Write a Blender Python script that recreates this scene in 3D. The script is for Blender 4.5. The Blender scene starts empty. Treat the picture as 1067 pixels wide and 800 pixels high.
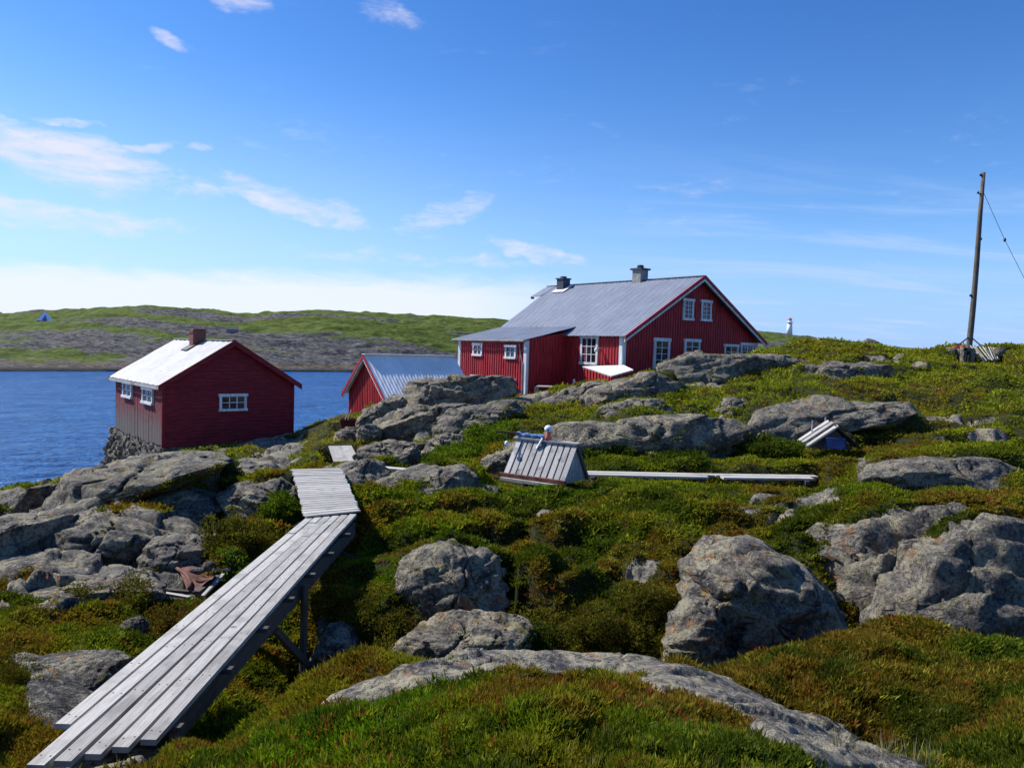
import bpy, math, random
import numpy as np
from mathutils import Matrix, Vector
random.seed(7)
rng = np.random.default_rng(11)
R = math.radians
scene = bpy.context.scene
col = scene.collection

# ------------------------------------------------------------------ camera
F = 800.0; CX, CY = 533.5, 400.0
EYE = Vector((0, 0, 8.0))
PITCH = math.atan(37 / 800); ROLL = R(1.66)
CAMR = Matrix.Rotation(math.pi / 2 - PITCH, 3, 'X') @ Matrix.Rotation(ROLL, 3, 'Z')
CN = np.array(CAMR)
cam_d = bpy.data.cameras.new('camera'); cam = bpy.data.objects.new('camera', cam_d); col.objects.link(cam)
cam.matrix_world = Matrix.Translation(EYE) @ CAMR.to_4x4()
cam_d.sensor_fit = 'HORIZONTAL'; cam_d.sensor_width = 36; cam_d.lens = 36 * F / 1067
cam_d.clip_start = .05; cam_d.clip_end = 60000
scene.camera = cam

def ray(px, py):
    return CAMR @ Vector(((px - CX) / F, (CY - py) / F, -1))
def P(px, py, d):
    w = ray(px, py); return EYE + w * (d / w.y)
def Pz(px, py, z):
    w = ray(px, py); return EYE + w * ((z - 8) / w.z)
def hit(px, py, p0, n):
    w = ray(px, py); return EYE + w * ((p0 - EYE).dot(n) / w.dot(n))
def project_np(x, y, z):
    q = np.stack([x, y, z - 8.0], -1) @ CN
    return CX + F * q[..., 0] / -q[..., 2], CY - F * q[..., 1] / -q[..., 2]

# ------------------------------------------------------------------ noise (numpy)
def _h(ix, iy, iz, s):
    n = (ix.astype(np.int64) * 374761393 + iy.astype(np.int64) * 668265263 + iz.astype(np.int64) * 2147483647 + s * 974634777) & 0xFFFFFFFF
    n = ((n ^ (n >> 13)) * 1274126177) & 0xFFFFFFFF
    n = ((n ^ (n >> 16)) * 2246822519) & 0xFFFFFFFF
    return ((n ^ (n >> 15)) & 0xFFFFFF) / float(0xFFFFFF)
def vnoise(x, y, z, s=0):
    x, y, z = np.broadcast_arrays(np.asarray(x, float), np.asarray(y, float), np.asarray(z, float))
    ix, iy, iz = np.floor(x), np.floor(y), np.floor(z)
    fx, fy, fz = x - ix, y - iy, z - iz
    u, v, w = [f * f * f * (f * (f * 6 - 15) + 10) for f in (fx, fy, fz)]
    r = 0
    for a in (0, 1):
        for b in (0, 1):
            for c in (0, 1):
                r = r + _h(ix + a, iy + b, iz + c, s) * (u if a else 1 - u) * (v if b else 1 - v) * (w if c else 1 - w)
    return r * 2 - 1
def fbm(x, y, z, o=4, s=0, g=.5):
    a, t = 1.0, 0
    x, y, z = np.asarray(x, float), np.asarray(y, float), np.asarray(z, float); x, y = x * .81 - y * .586 + .3 * z, x * .586 + y * .81 - .2 * z
    for i in range(o):
        t = t + a * (vnoise(x, y, z, s + i * 17) * .6 + .4 * vnoise(x * .57 + y * .82 + 9.3, y * .57 - x * .82 + 4.1, z + 7.7, s + i * 17 + 5)) * 1.25; a *= g; x, y, z = (x * .74 - y * .67) * 2.03 + 1.7, (x * .67 + y * .74) * 2.03 + 5.1, z * 2.03 + 3.3
    return t
def ridged(x, y, z, o=4, s=0):
    a, t = 1.0, 0
    for i in range(o):
        t = t + a * (1 - 2 * np.abs(vnoise(x, y, z, s + i * 13))); a *= .5; x = x * 2.1 + .7; y = y * 2.1 + 2.1; z = z * 2.1 + 4.3
    return t
def worley(x, y, z, s=0):
    ix, iy, iz = np.floor(x), np.floor(y), np.floor(z)
    f1 = np.full(x.shape, 9.0); f2 = np.full(x.shape, 9.0); cid = np.zeros(x.shape)
    for a in (-1, 0, 1):
        for b in (-1, 0, 1):
            for c in (-1, 0, 1):
                X, Y, Z = ix + a, iy + b, iz + c
                d = np.sqrt((X + _h(X, Y, Z, s) - x) ** 2 + (Y + _h(X, Y, Z, s + 1) - y) ** 2 + (Z + _h(X, Y, Z, s + 2) - z) ** 2)
                near = d < f1
                f2 = np.where(near, f1, np.minimum(f2, d)); cid = np.where(near, _h(X, Y, Z, s + 3), cid); f1 = np.where(near, d, f1)
    return f1, f2, cid
def sstep(a, b, x):
    t = np.clip((x - a) / (b - a), 0, 1); return t * t * (3 - 2 * t)

# ------------------------------------------------------------------ object helpers
def tag(o, label=None, cat=None, group=None, kind=None):
    if label: o['label'] = label
    if cat: o['category'] = cat
    if group: o['group'] = group
    if kind: o['kind'] = kind
    return o
def empty(name, loc, rz=0, label=None, cat=None, group=None):
    o = bpy.data.objects.new(name, None); col.objects.link(o)
    o.location = loc; o.rotation_euler = (0, 0, rz); o.empty_display_size = .3
    return tag(o, label, cat, group)
def mesh_obj(name, verts, faces, mat, parent=None, smooth=False):
    me = bpy.data.meshes.new(name); me.from_pydata([tuple(v) for v in verts], [], faces); me.update()
    if mat: me.materials.append(mat)
    if smooth: me.polygons.foreach_set('use_smooth', [True] * len(me.polygons))
    o = bpy.data.objects.new(name, me); col.objects.link(o)
    if parent: o.parent = parent
    return o
def np_mesh(name, V, FA, nper, mat, parent=None, smooth=False, colors=None, floats=None):
    me = bpy.data.meshes.new(name)
    V = np.ascontiguousarray(V, dtype=np.float32); FA = np.ascontiguousarray(FA, dtype=np.int32)
    nf = FA.shape[0]
    me.vertices.add(len(V)); me.vertices.foreach_set('co', V.ravel())
    me.loops.add(nf * nper); me.loops.foreach_set('vertex_index', FA.ravel())
    me.polygons.add(nf); me.polygons.foreach_set('loop_start', np.arange(nf, dtype=np.int32) * nper)
    if smooth: me.polygons.foreach_set('use_smooth', np.ones(nf, dtype=bool))
    me.update(calc_edges=True)
    if colors is not None:
        at = me.color_attributes.new('Col', 'FLOAT_COLOR', 'POINT'); at.data.foreach_set('color', np.ascontiguousarray(colors, dtype=np.float32).ravel())
    for k, v in (floats or {}).items():
        at = me.attributes.new(k, 'FLOAT', 'POINT'); at.data.foreach_set('value', np.ascontiguousarray(v, dtype=np.float32))
    me.materials.append(mat)
    o = bpy.data.objects.new(name, me); col.objects.link(o)
    if parent: o.parent = parent
    return o
class MB:
    def __init__(s): s.v = []; s.f = []
    def add(s, vs, fs):
        n = len(s.v); s.v += [Vector(v) for v in vs]; s.f += [tuple(i + n for i in f) for f in fs]; return s
    def box(s, c, size, rot=None, j=0):
        x, y, z = [k / 2 for k in size]
        vs = [Vector((a * x, b * y, d * z)) for a in (-1, 1) for b in (-1, 1) for d in (-1, 1)]
        if j: vs = [v + Vector((random.uniform(-j, j), random.uniform(-j, j), random.uniform(-j, j))) for v in vs]
        if rot: vs = [rot @ v for v in vs]
        return s.add([v + Vector(c) for v in vs], [(0, 1, 3, 2), (4, 6, 7, 5), (0, 4, 5, 1), (2, 3, 7, 6), (0, 2, 6, 4), (1, 5, 7, 3)])
    def span(s, lo, hi):
        return s.box([(a + b) / 2 for a, b in zip(lo, hi)], [abs(b - a) for a, b in zip(lo, hi)])
    def bar(s, a, b, w, h, up=(0, 0, 1)):
        a, b = Vector(a), Vector(b); y = (b - a).normalized(); x = y.cross(Vector(up)).normalized(); z = x.cross(y)
        return s.box((a + b) / 2, (w, (b - a).length, h), Matrix((x, y, z)).transposed())
    def tube(s, pts, r, n=8):
        pts = [Vector(p) for p in pts]; rs = r if isinstance(r, (list, tuple)) else [r] * len(pts)
        base = len(s.v)
        for i, p in enumerate(pts):
            t = (pts[min(i + 1, len(pts) - 1)] - pts[max(i - 1, 0)]).normalized()
            u = t.cross(Vector((0.31, .2, .93) if abs(t.z) < .9 else (1, 0, 0))).normalized(); w = t.cross(u)
            for k in range(n):
                a = 2 * math.pi * k / n; s.v.append(p + (u * math.cos(a) + w * math.sin(a)) * rs[i])
        for i in range(len(pts) - 1):
            for k in range(n):
                s.f.append((base + i * n + k, base + i * n + (k + 1) % n, base + (i + 1) * n + (k + 1) % n, base + (i + 1) * n + k))
        s.f.append(tuple(base + k for k in range(n))[::-1]); s.f.append(tuple(base + (len(pts) - 1) * n + k for k in range(n)))
        return s
    def lathe(s, c, prof, n=16):
        c = Vector(c); return s.tube_prof(c, prof, n)
    def tube_prof(s, c, prof, n):
        base = len(s.v)
        for r, z in prof:
            for k in range(n):
                a = 2 * math.pi * k / n; s.v.append(c + Vector((r * math.cos(a), r * math.sin(a), z)))
        for i in range(len(prof) - 1):
            for k in range(n):
                s.f.append((base + i * n + k, base + i * n + (k + 1) % n, base + (i + 1) * n + (k + 1) % n, base + (i + 1) * n + k))
        s.f.append(tuple(base + k for k in range(n))[::-1]); s.f.append(tuple(base + (len(prof) - 1) * n + k for k in range(n)))
        return s
    def slab(s, q, t):          # quad with thickness t straight down its normal
        q = [Vector(p) for p in q]; n = (q[1] - q[0]).cross(q[3] - q[0]).normalized() * t
        return s.add(q + [p - n for p in q], [(0, 1, 2, 3), (7, 6, 5, 4), (0, 4, 5, 1), (1, 5, 6, 2), (2, 6, 7, 3), (3, 7, 4, 0)])
    def ball(s, c, r, n=12, m=8, sq=(1, 1, 1)):
        return s.add_ball(c, r, n, m, sq)
    def add_ball(s, c, r, n, m, sq):
        c = Vector(c); base = len(s.v)
        for i in range(m + 1):
            t = math.pi * i / m
            for k in range(n):
                a = 2 * math.pi * k / n
                s.v.append(c + Vector((r * sq[0] * math.sin(t) * math.cos(a), r * sq[1] * math.sin(t) * math.sin(a), r * sq[2] * math.cos(t))))
        for i in range(m):
            for k in range(n):
                s.f.append((base + i * n + k, base + (i + 1) * n + k, base + (i + 1) * n + (k + 1) % n, base + i * n + (k + 1) % n))
        return s
    def sheet(s, e0, e1, r0, r1, amp, wl, th):      # corrugated roofing: eave e0-e1, ridge r0-r1
        e0, e1, r0, r1 = [Vector(p) for p in (e0, e1, r0, r1)]
        nrm = (e1 - e0).cross(r0 - e0).normalized()
        if nrm.z < 0: nrm = -nrm
        L = max((e1 - e0).length, .1); n = max(2, int(L / wl * 8)); base = len(s.v); m = 6
        for j in range(m + 1):
            for i in range(n + 1):
                t = i / n; e = e0.lerp(e1, t); r = r0.lerp(r1, t); p = e.lerp(r, j / m)
                w = amp * math.sin(2 * math.pi * t * L / wl); w += .006 * math.sin(i * .37 + j * 2.1)
                s.v.append(p + nrm * w); s.v.append(p + nrm * (w - th))
        W = (n + 1) * 2
        for j in range(m):
            for i in range(n):
                a = base + j * W + i * 2
                s.f.append((a, a + 2, a + W + 2, a + W)); s.f.append((a + 1, a + W + 1, a + W + 3, a + 3))
        for i in range(n):
            a = base + i * 2; b = base + m * W + i * 2
            s.f.append((a, a + 1, a + 3, a + 2)); s.f.append((b, b + 2, b + 3, b + 1))
        for j in range(m):
            a = base + j * W; b = a + n * 2
            s.f.append((a, a + W, a + W + 1, a + 1)); s.f.append((b, b + 1, b + W + 1, b + W))
        return s
    def split(s, name, mat, parent=None):     # every loose piece a part of its own
        par = list(range(len(s.v)))
        def root(i):
            while par[i] != i: par[i] = par[par[i]]; i = par[i]
            return i
        for f in s.f:
            for k in f[1:]: par[root(k)] = root(f[0])
        gr = {}
        for f in s.f: gr.setdefault(root(f[0]), []).append(f)
        for fs in gr.values():
            ids = sorted({i for f in fs for i in f}); mp_ = {v: k for k, v in enumerate(ids)}
            mesh_obj(name, [s.v[i] for i in ids], [tuple(mp_[i] for i in f) for f in fs], mat, parent)
    def obj(s, name, mat, parent=None, smooth=False, bevel=0):
        o = mesh_obj(name, s.v, s.f, mat, parent, smooth)
        if bevel:
            b = o.modifiers.new('bevel', 'BEVEL'); b.width = bevel; b.segments = 2; b.limit_method = 'ANGLE'
        return o

# ------------------------------------------------------------------ materials
class NT:
    def __init__(s, name):
        s.m = bpy.data.materials.new(name); s.m.use_nodes = True; s.t = s.m.node_tree; s.t.nodes.clear()
        s.out = s.t.nodes.new('ShaderNodeOutputMaterial')
    def n(s, typ, **kw):
        nd = s.t.nodes.new('ShaderNode' + typ)
        for k, v in kw.items():
            if k in nd.inputs: s.set(nd.inputs[k], v)
            else: setattr(nd, k, v)
        return nd
    def set(s, sock, v):
        if isinstance(v, bpy.types.NodeSocket): s.t.links.new(v, sock)
        else:
            if hasattr(sock.default_value, '__len__') and len(sock.default_value) == 4 and len(v) == 3: v = (*v, 1)
            sock.default_value = v
    def noise(s, vec, scale, detail=4, rough=.55, dist=0):
        nd = s.n('TexNoise', Scale=scale, Detail=detail, Roughness=rough, Distortion=dist); s.set(nd.inputs['Vector'], vec); return nd.outputs['Fac']
    def ramp(s, fac, lo, hi, a=0.0, b=1.0):
        nd = s.n('MapRange'); s.set(nd.inputs['Value'], fac)
        for k, v in zip(('From Min', 'From Max', 'To Min', 'To Max'), (lo, hi, a, b)): nd.inputs[k].default_value = v
        nd.interpolation_type = 'SMOOTHSTEP'; return nd.outputs['Result']
    def mix(s, fac, a, b, mode='MIX'):
        nd = s.n('Mix', data_type='RGBA', blend_type=mode)
        s.set(nd.inputs[0], fac); s.set(nd.inputs[6], a); s.set(nd.inputs[7], b); return nd.outputs[2]
    def math(s, op, a, b=0.0):
        nd = s.n('Math', operation=op); s.set(nd.inputs[0], a); s.set(nd.inputs[1], b); return nd.outputs[0]
    def coords(s, which='Object', scale=(1, 1, 1)):
        if which == 'Position': v = s.n('NewGeometry').outputs['Position']
        else: v = s.n('TexCoord').outputs[which]
        if scale == (1, 1, 1): return v
        m = s.n('Mapping'); m.inputs['Scale'].default_value = scale; s.set(m.inputs['Vector'], v); return m.outputs['Vector']
    def bump(s, h, strength=.5, dist=.02, normal=None):
        nd = s.n('Bump', Strength=strength, Distance=dist); s.set(nd.inputs['Height'], h)
        if normal is not None: s.set(nd.inputs['Normal'], normal)
        return nd.outputs['Normal']
    def bsdf(s, color, rough=.7, normal=None, metal=0.0, spec=.35, **kw):
        b = s.n('BsdfPrincipled'); s.set(b.inputs['Base Color'], color); s.set(b.inputs['Roughness'], rough); s.set(b.inputs['Metallic'], metal)
        s.set(b.inputs['Specular IOR Level'], spec)
        if normal is not None: s.set(b.inputs['Normal'], normal)
        for k, v in kw.items(): s.set(b.inputs[k], v)
        return b.outputs[0]
    def done(s, sh): s.t.links.new(sh, s.out.inputs['Surface']); return s.m

def rock_color(t, pos, moss=True, tint=1.0):
    big = t.noise(pos, .7, 4, .6); mid = t.noise(pos, 3.1, 6, .68, .4); fine = t.noise(pos, 21, 5, .72); pits = t.noise(pos, 58, 3, .75)
    c = t.mix(t.ramp(big, .34, .66), (.082 * tint, .075 * tint, .068 * tint), (.165 * tint, .148 * tint, .126 * tint))
    c = t.mix(t.ramp(mid, .44, .60), c, (.30 * tint, .265 * tint, .182 * tint))
    c = t.mix(t.math('MULTIPLY', t.ramp(mid, .46, .33), .75), c, (.04, .038, .037))
    c = t.mix(t.math('MULTIPLY', t.ramp(fine, .52, .64), .62), c, (.38, .345, .285))
    c = t.mix(t.math('MULTIPLY', t.ramp(fine, .48, .38), .8), c, (.032, .031, .031))
    c = t.mix(t.math('MULTIPLY', t.ramp(pits, .58, .68), .5), c, (.03, .03, .03))
    lich = t.noise(pos, 2.3, 5, .7, .8); li2 = t.noise(pos, .5, 2, .5)
    c = t.mix(t.math('MULTIPLY', t.ramp(lich, .60, .66), t.ramp(li2, .48, .62)), c, (.24, .235, .13))
    orange = t.noise(pos, 5.5, 4, .65, .3); o2 = t.noise(pos, .9, 2, .5)
    c = t.mix(t.math('MULTIPLY', t.math('MULTIPLY', t.ramp(orange, .58, .64), .8), t.ramp(o2, .50, .60)), c, (.28, .12, .035))
    vor = t.n('TexVoronoi', feature='DISTANCE_TO_EDGE', Scale=1.1)
    wv = t.n('VectorMath', operation='ADD'); t.set(wv.inputs[0], pos)
    nv = t.n('TexNoise', Scale=1.5, Detail=4); t.set(nv.inputs['Vector'], pos); t.set(wv.inputs[1], nv.outputs['Color'])
    t.set(vor.inputs['Vector'], wv.outputs[0])
    crack = t.ramp(vor.outputs['Distance'], 0.0, .035, 1, 0)
    c = t.mix(t.math('MULTIPLY', t.math('MULTIPLY', crack, t.ramp(big, .45, .6)), .6), c, (.035, .034, .035))
    h = t.math('ADD', t.math('MULTIPLY', mid, 1.6), t.math('ADD', t.math('MULTIPLY', fine, .55), t.math('MULTIPLY', crack, -.2)))
    h = t.math('ADD', h, t.math('MULTIPLY', pits, .22))
    return c, h

def rock_mat(name='rock', moss=.5, tint=1.0):
    t = NT(name); pos = t.coords('Position'); c, h = rock_color(t, pos, tint=tint)
    nz = t.n('SeparateXYZ'); t.set(nz.inputs[0], t.n('NewGeometry').outputs['Normal'])
    mo = t.noise(pos, 3.6, 7, .72, .3)
    mf = t.math('MULTIPLY', t.ramp(mo, .63 - .07 * moss, .68 - .07 * moss), t.ramp(nz.outputs['Z'], .45, .8))
    mc = t.mix(t.noise(pos, 14, 3), (.05, .062, .014), (.13, .105, .03))
    c = t.mix(mf, c, mc)
    rnd = t.n('ObjectInfo').outputs['Random']
    c = t.mix(1.0, c, t.mix(rnd, (.86, .86, .88), (1.1, 1.07, 1.02)), 'MULTIPLY')
    nrm = t.bump(h, .9, .08)
    return t.done(t.bsdf(c, .88, nrm, spec=.2))

def ground_mat():
    t = NT('ground'); pos = t.coords('Position')
    c, h = rock_color(t, pos)
    a = t.n('Attribute', attribute_name='rock').outputs['Fac']
    n1 = t.noise(pos, 2.2, 5, .65); n2 = t.noise(pos, 13, 4, .7); n3 = t.noise(pos, 55, 3, .7)
    g = t.mix(t.ramp(n1, .35, .65), (.022, .028, .008), (.045, .048, .012))
    g = t.mix(t.ramp(n2, .5, .68), g, (.055, .045, .016)); g = t.mix(t.ramp(n2, .47, .33), g, (.016, .017, .008))
    g = t.mix(t.math('MULTIPLY', t.ramp(n3, .5, .7), .5), g, (.055, .06, .018))
    f = t.ramp(t.math('ADD', a, t.math('MULTIPLY', t.math('SUBTRACT', n2, .5), .5)), .42, .56)
    cc = t.mix(f, g, c)
    hh = t.math('ADD', t.math('MULTIPLY', h, f), t.math('MULTIPLY', t.math('ADD', n2, n3), t.math('SUBTRACT', 1.6, f)))
    return t.done(t.bsdf(cc, .9, t.bump(hh, .7, .06), spec=.15))

def leaf_mat(name, trans=.3):
    t = NT(name); c = t.n('Attribute', attribute_name='Col').outputs['Color']
    d = t.n('BsdfDiffuse'); t.set(d.inputs[0], c)
    tr = t.n('BsdfTranslucent'); t.set(tr.inputs[0], t.mix(1.0, c, (1.25, 1.3, .6), 'MULTIPLY'))
    m = t.n('MixShader'); m.inputs[0].default_value = trans
    t.t.links.new(d.outputs[0], m.inputs[1]); t.t.links.new(tr.outputs[0], m.inputs[2])
    return t.done(m.outputs[0])

def wood_mat(name, base, dark, axis=1, rough=.8, stain=.3):
    t = NT(name); sc = [34, 34, 34]; sc[axis] = 1.1
    o = t.coords('Object'); oi = t.n('ObjectInfo').outputs['Random']
    ad = t.n('VectorMath', operation='ADD'); t.set(ad.inputs[0], o); cb = t.n('CombineXYZ'); t.set(cb.inputs[0], t.math('MULTIPLY', oi, 37)); t.set(cb.inputs[1], t.math('MULTIPLY', oi, 91)); t.set(ad.inputs[1], cb.outputs[0])
    mp = t.n('Mapping'); mp.inputs['Scale'].default_value = sc; t.set(mp.inputs[0], ad.outputs[0])
    g = t.noise(mp.outputs[0], 3.2, 6, .7, .4); g2 = t.noise(ad.outputs[0], 2.3, 4, .6); sp = t.noise(ad.outputs[0], 30, 3, .6)
    c = t.mix(t.ramp(g, .30, .62), dark, base)
    c = t.mix(t.math('MULTIPLY', t.ramp(g2, .50, .66), stain + .15), c, [k * .55 for k in dark]); kn = t.n('TexVoronoi', Scale=2.6); t.set(kn.inputs['Vector'], ad.outputs[0]); c = t.mix(t.math('MULTIPLY', t.ramp(kn.outputs['Distance'], .10, .05), .7), c, (.09, .07, .055))
    c = t.mix(t.math('MULTIPLY', t.ramp(sp, .68, .74), .6), c, (.06, .055, .05))
    c = t.mix(1.0, c, t.mix(oi, (.76, .75, .74), (1.10, 1.09, 1.07)), 'MULTIPLY')
    return t.done(t.bsdf(c, rough, t.bump(g, .5, .006), spec=.25))

def paint_mat(name, c1, c2, wear=None, wear_amt=.0, wear_z=None, rough=.6, vertical=True, spec=.3):
    t = NT(name); o = t.coords('Object'); mp = t.n('Mapping'); mp.inputs['Scale'].default_value = (7, 7, .7) if vertical else (1.2, 1.2, 9); t.set(mp.inputs[0], o)
    n1 = t.noise(mp.outputs[0], 1.5, 5, .65); n2 = t.noise(o, 1.1, 4, .6); n3 = t.noise(mp.outputs[0], 6, 4, .7)
    c = t.mix(t.ramp(n1, .36, .64), [k * .78 for k in c1], [min(.85, k * 1.08) for k in c2]); c = t.mix(t.math('MULTIPLY', t.ramp(n2, .48, .72), .4), c, [k * .55 for k in c1]); c = t.mix(t.math('MULTIPLY', t.ramp(n3, .60, .72), .22), c, [min(.8, k * 1.15 + .05) for k in c2])
    if wear:
        fac = t.ramp(n3, .62 - wear_amt * .3, .68 - wear_amt * .3)
        if wear_z:
            sz = t.n('SeparateXYZ'); t.set(sz.inputs[0], o)
            fac = t.ramp(t.math('ADD', n3, t.ramp(sz.outputs['Z'], wear_z[0], wear_z[1], wear_amt * .45, 0.0)), .60, .68)
        c = t.mix(fac, c, wear)
    return t.done(t.bsdf(c, rough, t.bump(n3, .25, .004), spec=spec))

def plain(name, c, rough=.6, metal=0.0, var=.25, scale=6, spec=.35):
    t = NT(name); o = t.coords('Object'); n = t.noise(o, scale, 5, .65); n2 = t.noise(o, scale * 6, 3, .6)
    cc = t.mix(t.ramp(n, .35, .65), [k * (1 - var) for k in c], [min(1, k * (1 + var)) for k in c])
    cc = t.mix(t.math('MULTIPLY', t.ramp(n2, .6, .75), .3), cc, [k * .5 for k in c])
    return t.done(t.bsdf(cc, rough, t.bump(n2, .2, .004), metal=metal, spec=spec))

def roof_mat(name, c, streak, rough=.45, metal=.3, sc=(1, 1, 1)):
    t = NT(name); o = t.coords('Object', sc); n = t.noise(o, .8, 5, .6); n2 = t.noise(o, 5, 5, .7)
    cc = t.mix(t.ramp(n, .3, .7), [k * .88 for k in c], [min(1, k * 1.1) for k in c])
    cc = t.mix(t.math('MULTIPLY', t.ramp(n2, .56, .72), .5), cc, streak)
    return t.done(t.bsdf(cc, t.ramp(n2, .3, .7, rough - .06, rough + .12), t.bump(n2, .12, .01), metal=metal, spec=.4))

M = {}
M['rock'] = rock_mat('rock', .35); M['rock_mossy'] = rock_mat('mossy_rock', .9); M['ground'] = ground_mat()
M['leaf'] = leaf_mat('heath_leaf', .36); M['grass'] = leaf_mat('grass_blade', .35)
M['plank'] = wood_mat('silver_wood', (.52, .495, .455), (.31, .29, .265)); M['plankx'] = wood_mat('silver_wood_cross', (.50, .475, .44), (.29, .275, .255), axis=0)
M['dark_wood'] = wood_mat('dark_wood', (.12, .10, .085), (.045, .038, .035)); M['dark_woodz'] = wood_mat('dark_post_wood', (.16, .13, .10), (.06, .05, .042), axis=2)
M['shelter_plank'] = wood_mat('shelter_plank_wood', (.56, .545, .53), (.25, .235, .225), axis=0, stain=.6)
M['gray_woodz'] = wood_mat('gray_board_wood', (.50, .48, .48), (.20, .185, .18), axis=2, stain=.4)
M['red'] = paint_mat('red_paint', (.36, .016, .022), (.43, .03, .034), rough=.6)
M['red_dark'] = paint_mat('deep_red_paint', (.20, .012, .02), (.255, .018, .026), rough=.6)
M['red_house'] = paint_mat('house_red_paint', (.37, .018, .026), (.45, .032, .036), rough=.6)
M['red_h'] = paint_mat('red_siding_paint', (.205, .012, .019), (.255, .018, .025), vertical=False, rough=.7)
M['red_worn'] = paint_mat('worn_red_paint', (.17, .016, .02), (.22, .024, .026), wear=(.13, .115, .10), wear_amt=.55, wear_z=(0, 2.3), rough=.8)
M['white'] = paint_mat('white_paint', (.68, .69, .70), (.80, .80, .79), wear=(.45, .43, .4), wear_amt=.05, rough=.5)
M['roof_white'] = roof_mat('pale_roof', (.385, .375, .365), (.27, .25, .235), .55, .0)
M['roof_blue'] = roof_mat('gray_metal_roof', (.20, .222, .275), (.30, .30, .31), .55, .1)
M['roof_zinc'] = roof_mat('zinc_roof', (.84, .82, .79), (.55, .49, .45), .6, .0)
M['brick'] = None
t = NT('chimney_brick'); b = t.n('TexBrick', Scale=9.0); t.set(b.inputs['Vector'], t.n('TexCoord').outputs['Generated']); b.inputs['Scale'].default_value = 3.2
b.inputs['Color1'].default_value = (.26, .06, .035, 1); b.inputs['Color2'].default_value = (.17, .04, .03, 1); b.inputs['Mortar'].default_value = (.16, .13, .11, 1); b.inputs['Mortar Size'].default_value = .03
mpn = t.n('Mapping'); mpn.inputs['Rotation'].default_value = (math.pi / 2, 0, 0); t.set(mpn.inputs[0], t.coords('Object', (1, 1, 1))); t.set(b.inputs['Vector'], mpn.outputs[0])
M['brick'] = t.done(t.bsdf(b.outputs['Color'], .9, t.bump(b.outputs['Fac'], .4, -.01)))
M['concrete'] = plain('concrete', (.27, .255, .235), .9); M['slate'] = plain('dark_slate', (.045, .05, .065), .6); M['tar'] = plain('tarred_metal', (.03, .032, .04), .5)
M['rust'] = plain('rust', (.13, .055, .04), .85, .1, .45, 9); M['rustred'] = plain('rusty_red', (.10, .012, .014), .7)
M['blue'] = plain('blue_cloth', (.09, .16, .36), .85, 0, .45, 22); M['bluep'] = plain('blue_plastic', (.045, .08, .24), .5, 0, .25)
M['orange'] = plain('orange_float', (.55, .12, .07), .5); M['float_red'] = plain('red_float', (.45, .03, .03), .5)
M['whitep'] = plain('white_plastic', (.75, .75, .78), .4, 0, .06); M['silver'] = plain('silver', (.62, .64, .70), .25, .6, .15)
M['wire'] = plain('wire', (.05, .05, .055), .5, .5); M['tent'] = plain('tent_fabric', (.50, .66, .92), .7, 0, .1)
M['stone_d'] = rock_mat('foundation_stone', 0, .95); M['shadow'] = plain('painted_shade', (.012, .012, .013), .9)  # last one: near-black colour standing in for shade inside hollow parts
t = NT('glass_pane'); o_ = t.coords('Object'); M['pane'] = t.done(t.bsdf(t.mix(t.ramp(t.noise(o_, 1.3, 2), .45, .6), (.012, .014, .018), (.05, .055, .07)), .06, spec=.6))

# ------------------------------------------------------------------ rocks
def catmull(poly, n):
    p = np.array(poly, float); k = len(p); out = []
    for i in range(k):
        p0, p1, p2, p3 = p[i - 1], p[i], p[(i + 1) % k], p[(i + 2) % k]
        for t_ in np.linspace(0, 1, 12, endpoint=False):
            out.append(.5 * ((2 * p1) + (-p0 + p2) * t_ + (2 * p0 - 5 * p1 + 4 * p2 - p3) * t_ ** 2 + (-p0 + 3 * p1 - 3 * p2 + p3) * t_ ** 3))
    o = np.array(out); o = np.vstack([o, o[:1]]); s = np.r_[0, np.cumsum(np.hypot(*np.diff(o, axis=0).T))]
    q = np.linspace(0, s[-1], n, endpoint=False); return np.stack([np.interp(q, s, o[:, 0]), np.interp(q, s, o[:, 1])], -1)
ROCKV = []
def nm_is_capped(l): return True
LEANF = .45
def rock_plane(c2, d, lean):
    zb = P(float(c2[:, 0].mean()), float(c2[:, 1].mean()), d).z
    return zb, Vector((0, 1, -lean))
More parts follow.
